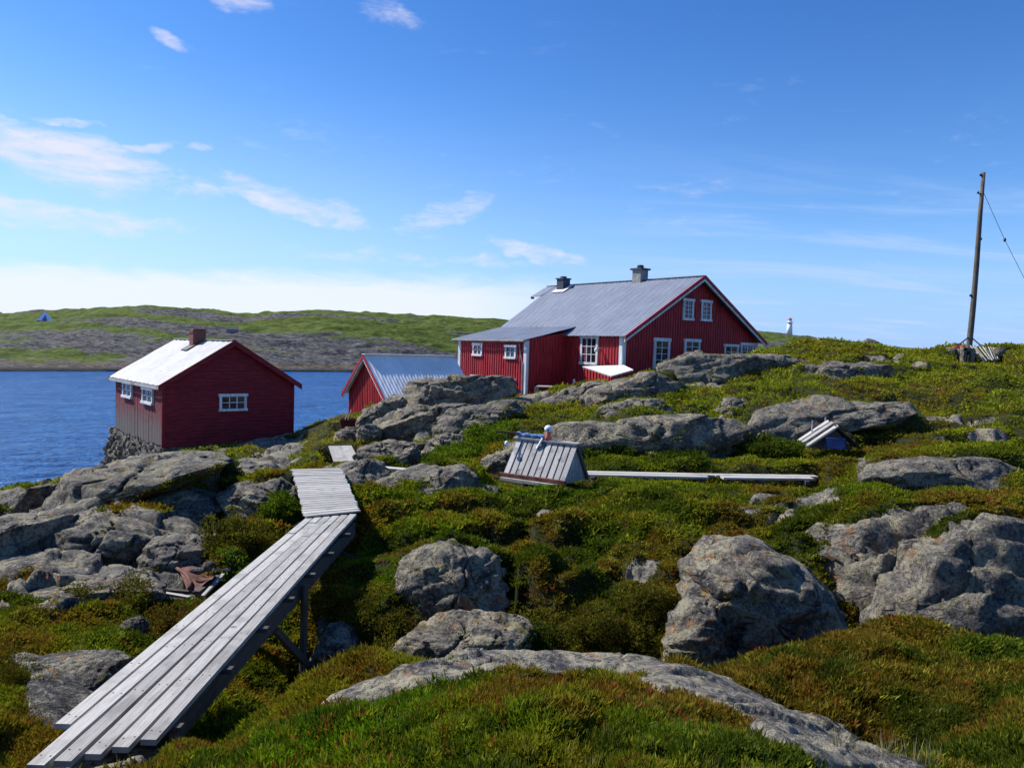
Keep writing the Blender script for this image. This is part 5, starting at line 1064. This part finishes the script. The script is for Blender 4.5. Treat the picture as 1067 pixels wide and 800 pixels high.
# ------------------------------------------------------------------ plants
def gzv(x, y):
    u = np.clip(x / y, ua[0], ua[-1]); i = np.clip(np.searchsorted(ua, u), 1, len(ua) - 1); l = np.log(y); j = np.clip(np.searchsorted(ld, l), 1, len(ld) - 1)
    a = (u - ua[i - 1]) / (ua[i] - ua[i - 1]); b = (l - ld[j - 1]) / (ld[j] - ld[j - 1])
    f = lambda A: (A[j - 1, i - 1] * (1 - a) + A[j - 1, i] * a) * (1 - b) + (A[j, i - 1] * (1 - a) + A[j, i] * a) * b
    return f(Z), f(RK)
def template(kind, K, seed):
    r = np.random.default_rng(seed); T = np.zeros((K, 3, 3)); br = np.zeros((K, 3))
    for k in range(K):
        a = r.uniform(0, 6.283); q = math.sqrt(r.uniform()) * .55
        if kind == 'heath':
            b = np.array([q * math.cos(a), q * math.sin(a), r.uniform(-.1, .42) * (1 - q)]); d = np.array([b[0] * 1.5, b[1] * 1.5, r.uniform(.35, 1.0)]) + r.normal(0, .28, 3); d /= np.linalg.norm(d); L = r.uniform(.18, .40); w = r.uniform(.06, .115)
        elif kind == 'sprig':
            b = np.array([q * math.cos(a), q * math.sin(a), r.uniform(-.1, .55) * (1 - .6 * q)]); d = np.array([.7 * math.cos(a + r.normal(0, .9)), .7 * math.sin(a + r.normal(0, .9)), r.uniform(.5, 2.2)]); d /= np.linalg.norm(d); L = r.uniform(.26, .50); w = r.uniform(.045, .075)
        else:
            b = np.array([q * .5 * math.cos(a), q * .5 * math.sin(a), -.05]); d = np.array([.45 * math.cos(a) * r.uniform(0, 1), .45 * math.sin(a) * r.uniform(0, 1), 1.0]); d /= np.linalg.norm(d); L = r.uniform(.6, 1.15); w = r.uniform(.018, .03)
        s = np.cross(d, r.normal(0, 1, 3)); s /= np.linalg.norm(s)
        T[k, 0] = b - s * w; T[k, 1] = b + s * w; T[k, 2] = b + d * L; g = r.uniform(.65, 1.25); br[k] = [g * .72, g * .72, g * 1.15]
    return T, br
def tufts(x, y, z, sc, colr, kind, K, seed, zs=1.0):
    nt = 7; pick = rng.integers(0, nt, len(x)); Vs, Cs = [], []
    for q in range(nt):
        s = np.where(pick == q)[0]
        if not len(s): continue
        T, br = template(kind, K, seed + q); a = rng.uniform(0, 6.283, len(s)); ca, sa = np.cos(a)[:, None, None], np.sin(a)[:, None, None]
        X = (T[None, :, :, 0] * ca - T[None, :, :, 1] * sa) * sc[s][:, None, None] + x[s][:, None, None]
        Y = (T[None, :, :, 0] * sa + T[None, :, :, 1] * ca) * sc[s][:, None, None] + y[s][:, None, None]
        Zz = T[None, :, :, 2] * sc[s][:, None, None] * zs + z[s][:, None, None]
        Vs.append(np.stack([X, Y, Zz], -1).reshape(-1, 3).astype(np.float32))
        C = colr[s][:, None, None, :] * br[None, :, :, None]; Cs.append(np.concatenate([C, np.ones(C.shape[:-1] + (1,))], -1).reshape(-1, 4).astype(np.float32))
    return np.concatenate(Vs), np.concatenate(Cs)
def pal(x, y, z, px, py):
    ux, uy = x / y * 8, np.log(y) * 8; a = fbm(ux / 1.5, uy / 1.5, 0, 4, 81); b = fbm(ux / .6, uy / .6, 3, 3, 87); r = rng.uniform(0, 1, len(x))
    green = np.array([.066, .120, .010]); olive = np.array([.125, .118, .016]); brown = np.array([.095, .052, .018]); dark = np.array([.022, .040, .009]); red = np.array([.15, .03, .025]); yel = np.array([.17, .175, .03])
    brownw = np.zeros(len(x))
    for cxp, cyp, sx, sy, wgt in ((900, 715, 190, 60, 1.0), (620, 590, 170, 60, .45), (330, 640, 90, 90, .1), (130, 640, 130, 60, .45), (950, 520, 150, 25, .15)):
        brownw += wgt * np.exp(-((px - cxp) / sx) ** 2 - ((py - cyp) / sy) ** 2)
    brownw -= .25 * np.exp(-((px - 520) / 260) ** 2 - ((py - 770) / 60) ** 2)
    w = np.clip(.40 + .75 * a + .35 * b, 0, 1)
    c = green[None] * w[:, None] + olive[None] * (1 - w)[:, None]
    bw = np.clip(sstep(.25, .8, .30 + .9 * b - .35 * a + brownw), 0, 1)[:, None]; c = c * (1 - .7 * bw) + brown * .7 * bw; fg = sstep(14, 19, y)[:, None] * (.65 - .4 * bw); c = c * (1 - fg) + np.array([.145, .168, .017]) * fg
    dk = sstep(.05, .5, -b + .3 * a)[:, None] * (.8 - .25 * sstep(14, 19, y)[:, None]); c = c * (1 - dk) + dark * dk
    yw = ((r > .88) & (a > -.2))[:, None] * .65 + sstep(20, 28, y)[:, None] * .28; c = c * (1 - yw) + yel * yw
    rw = ((r < .05 + .05 * sstep(5.5, 4.5, y)) & (b > -.1))[:, None] * .8; c = c * (1 - rw) + red * rw
    shore = np.clip(1.5 * np.exp(-((px - 330) / 38) ** 2 - ((py - 446) / 17) ** 2), 0, 1)[:, None]; c = c * (1 - shore) + np.array([.21, .185, .04]) * shore
    return c * np.array([1.88, 1.80, 1.12]) * rng.uniform(.75, 1.25, len(x))[:, None]
def scatter(n, d0, d1, u=.82, side=False):
    uu = rng.uniform(-u, u, n) if not side else rng.uniform(.80, 1.45, n) * rng.choice([-1, 1], n); d = np.exp(rng.uniform(math.log(d0), math.log(d1), n)); x, y = uu * d, d; z, rk = gzv(x, y); px, py = project_np(x, y, z)
    ok = (rk + rng.normal(0, .10, n) < .42) & (py < 880) & (z > 2.2); return x[ok], y[ok], z[ok], px[ok], py[ok]
def keepout(x, y):      # no plants inside buildings, on the bridge or the walks
    k = np.ones(len(x), bool)
    for o, a, x0, x1, y0, y1 in ((HO, HA, -2.9, 12, -.1, 12), (BO, BA, -.1, 5.5, -.1, 7.2), (Vector((P(378, 400, 36).x, 36, 0)), HA, -.1, 5.2, -2, 2), (A_SH, R(57), -.12, 1.1, 0, 1.9)):
        c, s = math.cos(a), math.sin(a); dx, dy = x - o.x, y - o.y; lx, ly = c * dx + s * dy, -s * dx + c * dy; k &= ~((lx > x0) & (lx < x1) & (ly > y0) & (ly < y1))
    k &= ~((x > xl - .04) & (x < xr + .06) & (y > 4.6) & (y < 6.0))
    k &= ~((np.abs(x - (-2.78 - (y - 11.5) * .35)) < .55) & (y > 11.3) & (y < 14.9)); k &= ~((x > 1.55) & (x < 6.9) & (np.abs(y - 17.0) < .33))
    return k
A_SH = P(588, 504, 15.6)
VV, CC, nv = [], [], 0
for n, d0, d1, kind, K, s0, s1 in ((24000, 2.4, 5.0, 'sprig', 40, .060, .105), (7000, -1.2, 7.2, 'heath', 26, .09, .17), (9000, -7, 45, 'heath', 14, .16, .40), (28000, 4.6, 7.2, 'sprig', 34, .065, .125), (56000, 6.8, 12, 'heath', 24, .075, .16), (56000, 11.5, 20, 'heath', 18, .11, .23), (56000, 19, 45, 'heath', 13, .14, .40)):
    x, y, z, px, py = scatter(n, abs(d0), d1, side=d0 < 0); k = keepout(x, y); x, y, z, px, py = [v[k] for v in (x, y, z, px, py)]
    sc = rng.uniform(s0, s1, len(x)) * (1 if d1 < 40 else np.clip(y / 32, .6, 1.3)); lump = .82 + .5 * np.clip(.5 + fbm(x * 1.7, y * 1.7, 0, 2, 91), 0, 1)
    sc = sc * (1 - .45 * np.clip(1.5 * np.exp(-((px - 330) / 38) ** 2 - ((py - 446) / 17) ** 2), 0, 1))
    v, c = tufts(x, y, z - .015, sc * lump, pal(x, y, z, px, py), kind, K, 100 + int(abs(d0) * 10), .85); VV.append(v); CC.append(c)
# heather creeping over the ledges
for V_, N_, d_, mt_, z0_, z1_, cv_ in ROCKV:
    nz_ = fbm(V_[:, 0] * 1.6, V_[:, 1] * 1.6, V_[:, 2] * 1.6, 3, 131); hh = (V_[:, 2] - z0_) / max(z1_ - z0_, .05)
    m = (N_[:, 2] > (.42 if mt_ == 'rock_mossy' else .62) - .4 * cv_) & (hh > (.3 if mt_ == 'rock_mossy' else .45)) & (nz_ + (.45 if mt_ == 'rock_mossy' else .10) + .6 * cv_ > .34) & (rng.uniform(0, 1, len(V_)) < .5)
    if m.sum() < 3: continue
    q = V_[m]; px, py = project_np(q[:, 0], q[:, 1], q[:, 2]); f_ = np.clip(d_ / 10, .5, 2.6)
    v, c = tufts(q[:, 0], q[:, 1], q[:, 2] - .02, rng.uniform(.06, .12, len(q)) * f_, pal(q[:, 0], q[:, 1], q[:, 2], px, py), 'heath', 12, 160, .8); VV.append(v); CC.append(c)
V = np.concatenate(VV); C = np.concatenate(CC)
ob = np_mesh('heather_ground_cover', V, np.arange(len(V)).reshape(-1, 3), 3, M['leaf'], colors=C); tag(ob, 'low heather and crowberry covering the ground between the rocks', 'heather', kind='stuff'); print('heather tris', len(V) // 3)
VV, CC = [], []
for n, d0, d1, K, s0, s1, thr in ((3200, 2.4, 6.8, 10, .05, .095, .05), (2500, 6.8, 12, 9, .07, .13, .2), (9000, 11, 34, 8, .08, .18, .12)):
    x, y, z, px, py = scatter(n, d0, d1); k = keepout(x, y) & (fbm(x * .7, y * .7, 2, 3, 95) > thr); x, y, z, px, py = [v[k] for v in (x, y, z, px, py)]
    g = rng.uniform(0, 1, len(x))[:, None]; cg = np.array([.075, .13, .018]) * (1 - g) + np.array([.15, .16, .035]) * g; dry = (rng.uniform(0, 1, len(x)) < .16)[:, None]; cg = np.where(dry, np.array([.30, .25, .12]), cg)
    v, c = tufts(x, y, z - .01, rng.uniform(s0, s1, len(x)), cg, 'grass', K, 300 + int(d0), 1.0); VV.append(v); CC.append(c)
# pale dry tussocks at the foot of the near slab
bxp = np.array([Pz(a, b, 5.75) for a, b in ((905, 790), (925, 785), (945, 792), (960, 790), (880, 800))]); bxp = np.repeat(bxp, 2, 0)[:9] + rng.normal(0, .06, (9, 3)) * [1, 1, 0]
zz, _ = gzv(bxp[:, 0], bxp[:, 1]); v, c = tufts(bxp[:, 0], bxp[:, 1], zz, rng.uniform(.08, .17, 9), np.tile([.36, .31, .2], (9, 1)), 'grass', 12, 350); VV.append(v); CC.append(c)
V = np.concatenate(VV); C = np.concatenate(CC); ob = np_mesh('grass', V, np.arange(len(V)).reshape(-1, 3), 3, M['grass'], colors=C); tag(ob, 'thin tufts of grass scattered through the heather', 'grass', kind='stuff')
# shrubs that stand out as plants of their own
def shrub(name, label, px, py, d, wpx, hpx, colr, n=4200, depth=1.0, leaf=1.25, ragged=.62):
    p = P(px, py, d); rx = wpx / 2 * d / 800; rz = hpx * d / 800; zb = min(gz(p.x, p.y), p.z) - .05; root = empty(name, (p.x, p.y, zb), 0, label, 'shrub')
    a = rng.uniform(0, 6.283, n); cosp = rng.uniform(-.15, 1, n); sp = np.sqrt(1 - cosp ** 2); dirx, diry, dirz = sp * np.cos(a), sp * np.sin(a), cosp
    sd = rng.integers(0, 99); rr = (1 + ragged * fbm(dirx * 2.2, diry * 2.2, dirz * 2.2 + sd, 3, 15) ) * rng.uniform(.62, 1.0, n) ** .5
    x, y, z = dirx * rr * rx, diry * rr * rx * depth, dirz * rr * rz + (p.z - zb) * .5
    g = np.clip(.5 + fbm(dirx * 3, diry * 3, dirz * 3 + sd, 3, 25), 0, 1)[:, None]; base = np.array(colr[0]) * g + np.array(colr[1]) * (1 - g)
    red = (rng.uniform(0, 1, n) < .02)[:, None]; base = np.where(red, np.array([.15, .05, .03]), base)
    s = np.full(n, .0055 * d * leaf) * rng.uniform(.7, 1.4, n); v, c = tufts(x, y, z, s * 1.6, base * rng.uniform(.75, 1.25, n)[:, None], 'heath', 4, 500)
    np_mesh('foliage', v, np.arange(len(v)).reshape(-1, 3), 3, M['leaf'], root, colors=c)
    mb = MB()
    for k in range(7): b = rng.uniform(0, 6.283); mb.tube([(0, 0, -.05), (rx * .35 * math.cos(b), rx * .35 * math.sin(b), rz * .35), (rx * .6 * math.cos(b), rx * .6 * math.sin(b), rz * .7)], [.012, .009, .004], 5)
    mb.obj('stem', M['dark_woodz'], root)
GR = ((.095, .135, .016), (.05, .075, .011)); OL = ((.15, .135, .02), (.08, .075, .014)); BR = ((.15, .105, .024), (.09, .062, .015)); BG = ((.13, .19, .017), (.075, .12, .012))
for a in (
 ('heather_shrub', 'dark heather bush growing on the wide pale slab at the right', 1003, 508, 16.7, 52, 26, OL),
 ('heather_shrub', 'broad olive heather bush in front of the domed rock at the left', 112, 655, 9.0, 92, 46, OL, 5200),
 ('heather_shrub', 'olive heather bush against the footbridge below the scrap heap', 186, 690, 8.4, 78, 66, BR, 5200),
 ('heather_shrub', 'brown green heather bush between the scrap heap and the bridge planks', 249, 586, 11.4, 74, 40, OL, 4800),
 ('heather_shrub', 'bright green low bush at the side of the boarded landing', 292, 542, 13.2, 40, 22, BG, 3000),
 ('heather_shrub', 'ragged olive green bush in the gully right of the footbridge', 402, 668, 9.2, 92, 52, OL, 6000),
 ('heather_shrub', 'small upright green bush on top of the lichen spotted rock face', 429, 598, 10.2, 28, 32, GR, 2400),
 ('heather_shrub', 'dark green bush cushion lying over the fluted boulder', 520, 668, 8.7, 110, 30, GR, 5200),
 ('heather_shrub', 'dark heather bush in the bottom left corner below the speckled slab', 14, 800, 5.3, 80, 62, BR, 5600, .8, .8),
 ('heather_shrub', 'rounded heather bush over the left end of the speckled slab', 22, 728, 6.2, 72, 40, OL, 5000, .8, .8),
 ('heather_shrub', 'olive green bush tumbling down left of the big rounded boulder', 676, 656, 9.4, 96, 40, OL, 5600),
 ('heather_shrub', 'wide olive bush in the gully under the brown heath bank', 604, 672, 9.2, 120, 44, OL, 6000),
 ('heather_shrub', 'rounded bright heather knoll left of the plank shelter', 480, 486, 19.5, 70, 20, BG, 4200),
 ('heather_shrub', 'green heather knoll behind the plank shelter', 520, 466, 21.5, 86, 22, BG, 4600),
 ('heather_shrub', 'dense dark bush to the right of the plank shelter', 640, 478, 19.5, 62, 24, GR, 4200),
 ('heather_shrub', 'small bush beside the plank walk in front of the cliff band', 705, 490, 18.6, 52, 18, GR, 3200),
 ('heather_shrub', 'dark heather bush below the plank hutch at the walk end', 800, 474, 19.6, 60, 18, GR, 3600),
 ): shrub(*a)

# ------------------------------------------------------------------ light and sky
SH_ = Vector((-.92, .39, 0)).normalized(); EL = R(45); S = Vector((SH_.x * math.cos(EL), SH_.y * math.cos(EL), math.sin(EL)))
sd_ = bpy.data.lights.new('sun', 'SUN'); sd_.energy = 4.6; sd_.angle = R(.55); sd_.color = (1, .955, .88)
so_ = bpy.data.objects.new('sun', sd_); col.objects.link(so_); so_.rotation_euler = (-S).to_track_quat('-Z', 'Y').to_euler(); so_.location = (-20, 10, 40)
w = bpy.data.worlds.new('World'); scene.world = w; w.use_nodes = True; T_ = w.node_tree; T_.nodes.clear()
class WN(NT):
    def __init__(s): s.t = T_
wn = WN(); out = T_.nodes.new('ShaderNodeOutputWorld'); bg = T_.nodes.new('ShaderNodeBackground'); T_.links.new(bg.outputs[0], out.inputs[0])
sky = T_.nodes.new('ShaderNodeTexSky'); sky.sky_type = 'NISHITA'; sky.sun_disc = False; sky.sun_elevation = EL; sky.sun_rotation = math.atan2(S.x, S.y); sky.air_density = 1.0; sky.dust_density = .6; sky.ozone_density = 1.6; sky.altitude = 20
gen = wn.coords('Generated'); nrmv = wn.n('VectorMath', operation='NORMALIZE'); wn.set(nrmv.inputs[0], gen); sep = wn.n('SeparateXYZ'); wn.set(sep.inputs[0], nrmv.outputs[0])
X_, Y_, Z_ = sep.outputs
zz_ = wn.math('ADD', wn.math('MAXIMUM', Z_, 0.0), .10); cv = wn.n('CombineXYZ'); wn.set(cv.inputs[0], wn.math('DIVIDE', X_, zz_)); wn.set(cv.inputs[1], wn.math('DIVIDE', Y_, zz_))
n1 = wn.noise(cv.outputs[0], .62, 7, .58, .5); mp2 = wn.n('Mapping'); mp2.inputs['Scale'].default_value = (.45, 1.6, 1); mp2.inputs['Rotation'].default_value = (0, 0, -.35); wn.set(mp2.inputs[0], cv.outputs[0]); n2 = wn.noise(mp2.outputs[0], 1.1, 6, .62, .6)
az = wn.math('DIVIDE', X_, wn.math('MAXIMUM', Y_, .05))
elv = wn.math('DIVIDE', Z_, wn.math('MAXIMUM', Y_, .05))
nx = wn.noise(nrmv.outputs[0], 9, 5, .6); ny = wn.noise(nrmv.outputs[0], 13, 4, .6)
mp3 = wn.n('Mapping'); mp3.inputs['Scale'].default_value = (9, 9, 34); mp3.inputs['Rotation'].default_value = (0, .16, 0); wn.set(mp3.inputs[0], nrmv.outputs[0]); n3 = wn.noise(mp3.outputs[0], 1.0, 7, .62, .7); mp4 = wn.n('Mapping'); mp4.inputs['Scale'].default_value = (30, 30, 90); mp4.inputs['Rotation'].default_value = (0, .2, 0); wn.set(mp4.inputs[0], nrmv.outputs[0]); n4 = wn.noise(mp4.outputs[0], 1.0, 5, .6, .5)
azw = wn.math('ADD', az, wn.math('MULTIPLY', wn.math('SUBTRACT', nx, .5), .10)); elw = wn.math('ADD', elv, wn.math('MULTIPLY', wn.math('SUBTRACT', ny, .5), .05))
cl = None
for cpx, cpy, rx_, ry_, tl, amt in ((60, 168, 125, 26, .16, 1.15), (175, 192, 60, 11, .12, .95), (60, 228, 130, 15, .06, .75), (308, 212, 75, 15, .24, 1.05), (345, 232, 50, 10, .12, .8), (472, 222, 38, 15, -.25, .9), (440, 241, 26, 7, 0, .7), (172, 48, 20, 10, .4, .95), (398, 22, 38, 14, .2, .6), (243, 12, 26, 11, .2, .55), (158, 156, 26, 6, 0, .8), (208, 158, 15, 4, 0, .7), (75, 131, 36, 5, .05, .7), (555, 262, 45, 10, .15, .65), (10, 133, 24, 7, .1, .7), (720, 195, 60, 12, 0, .25), (420, 272, 120, 7, 0, .45)):
    a0_, e0_ = (cpx - CX) / F, (363 + .029 * (cpx - CX) - cpy) / F; dx_ = wn.math('SUBTRACT', azw, a0_); dy_ = wn.math('ADD', wn.math('SUBTRACT', elw, e0_), wn.math('MULTIPLY', dx_, tl))
    q_ = wn.math('ADD', wn.math('POWER', wn.math('ABSOLUTE', wn.math('DIVIDE', dx_, rx_ / F)), 2.0), wn.math('POWER', wn.math('ABSOLUTE', wn.math('DIVIDE', dy_, ry_ / F)), 2.0))
    b_ = wn.math('MULTIPLY', wn.ramp(q_, 1.9, .0), amt); cl = b_ if cl is None else wn.math('MAXIMUM', cl, b_)
tex = wn.math('ADD', wn.math('MULTIPLY', n3, .65), wn.math('MULTIPLY', n4, .35))
wisps = wn.math('MULTIPLY', wn.ramp(wn.math('ADD', wn.math('MULTIPLY', cl, .42), wn.math('MULTIPLY', wn.math('SUBTRACT', tex, .5), 2.1)), .0, .80), wn.ramp(cl, .02, .4))
small = wn.math('MULTIPLY', wn.ramp(tex, .56, .72), wn.math('MULTIPLY', wn.ramp(elv, .5, .25), .25))
bank = wn.math('MULTIPLY', wn.ramp(wn.math('ADD', elv, wn.math('MULTIPLY', wn.math('SUBTRACT', n3, .5), .05)), .098, .066), wn.ramp(az, .22, -.12))
right = wn.math('MULTIPLY', wn.math('MULTIPLY', wn.ramp(n2, .46, .68), .5), wn.math('MULTIPLY', wn.ramp(az, .0, .35), wn.math('MULTIPLY', wn.ramp(Z_, .30, .08), wn.ramp(Z_, 0, .03))))
glow = wn.math('MULTIPLY', wn.ramp(az, .5, -.6), wn.math('MULTIPLY', wn.ramp(Z_, .34, .02), .42))
c0 = wn.mix(1.0, sky.outputs[0], (.60, .93, 1.34), 'MULTIPLY'); c0 = wn.mix(wn.ramp(Z_, .04, .46), c0, wn.mix(1.0, c0, (.50, .70, .86), 'MULTIPLY'))
c0 = wn.mix(wn.math('MULTIPLY', wn.ramp(Z_, .20, .0), wn.ramp(az, -.1, .3, .35, .8)), c0, (3.0, 4.6, 8.2)); c1 = wn.mix(glow, c0, (5.2, 6.0, 8.4))
c1 = wn.mix(wn.math('MULTIPLY', wisps, .84), c1, (6.5, 6.3, 7.2)); c1 = wn.mix(wn.math('MULTIPLY', small, .5), c1, (6.4, 6.9, 7.6)); c1 = wn.mix(wn.math('MULTIPLY', bank, .85), c1, (6.7, 7.0, 8.0)); c1 = wn.mix(right, c1, (4.4, 5.4, 7.8))
T_.links.new(c1, bg.inputs[0]); bg.inputs[1].default_value = .10
vs = scene.view_settings; vs.view_transform = 'Standard'; vs.look = 'None'; vs.exposure = .45; vs.gamma = 1; vs.use_curve_mapping = False
scene.render.engine = 'CYCLES'; cy_ = scene.cycles; cy_.max_bounces = 5; cy_.diffuse_bounces = 2; cy_.glossy_bounces = 2; cy_.transmission_bounces = 2; cy_.use_denoising = True; cy_.use_adaptive_sampling = True
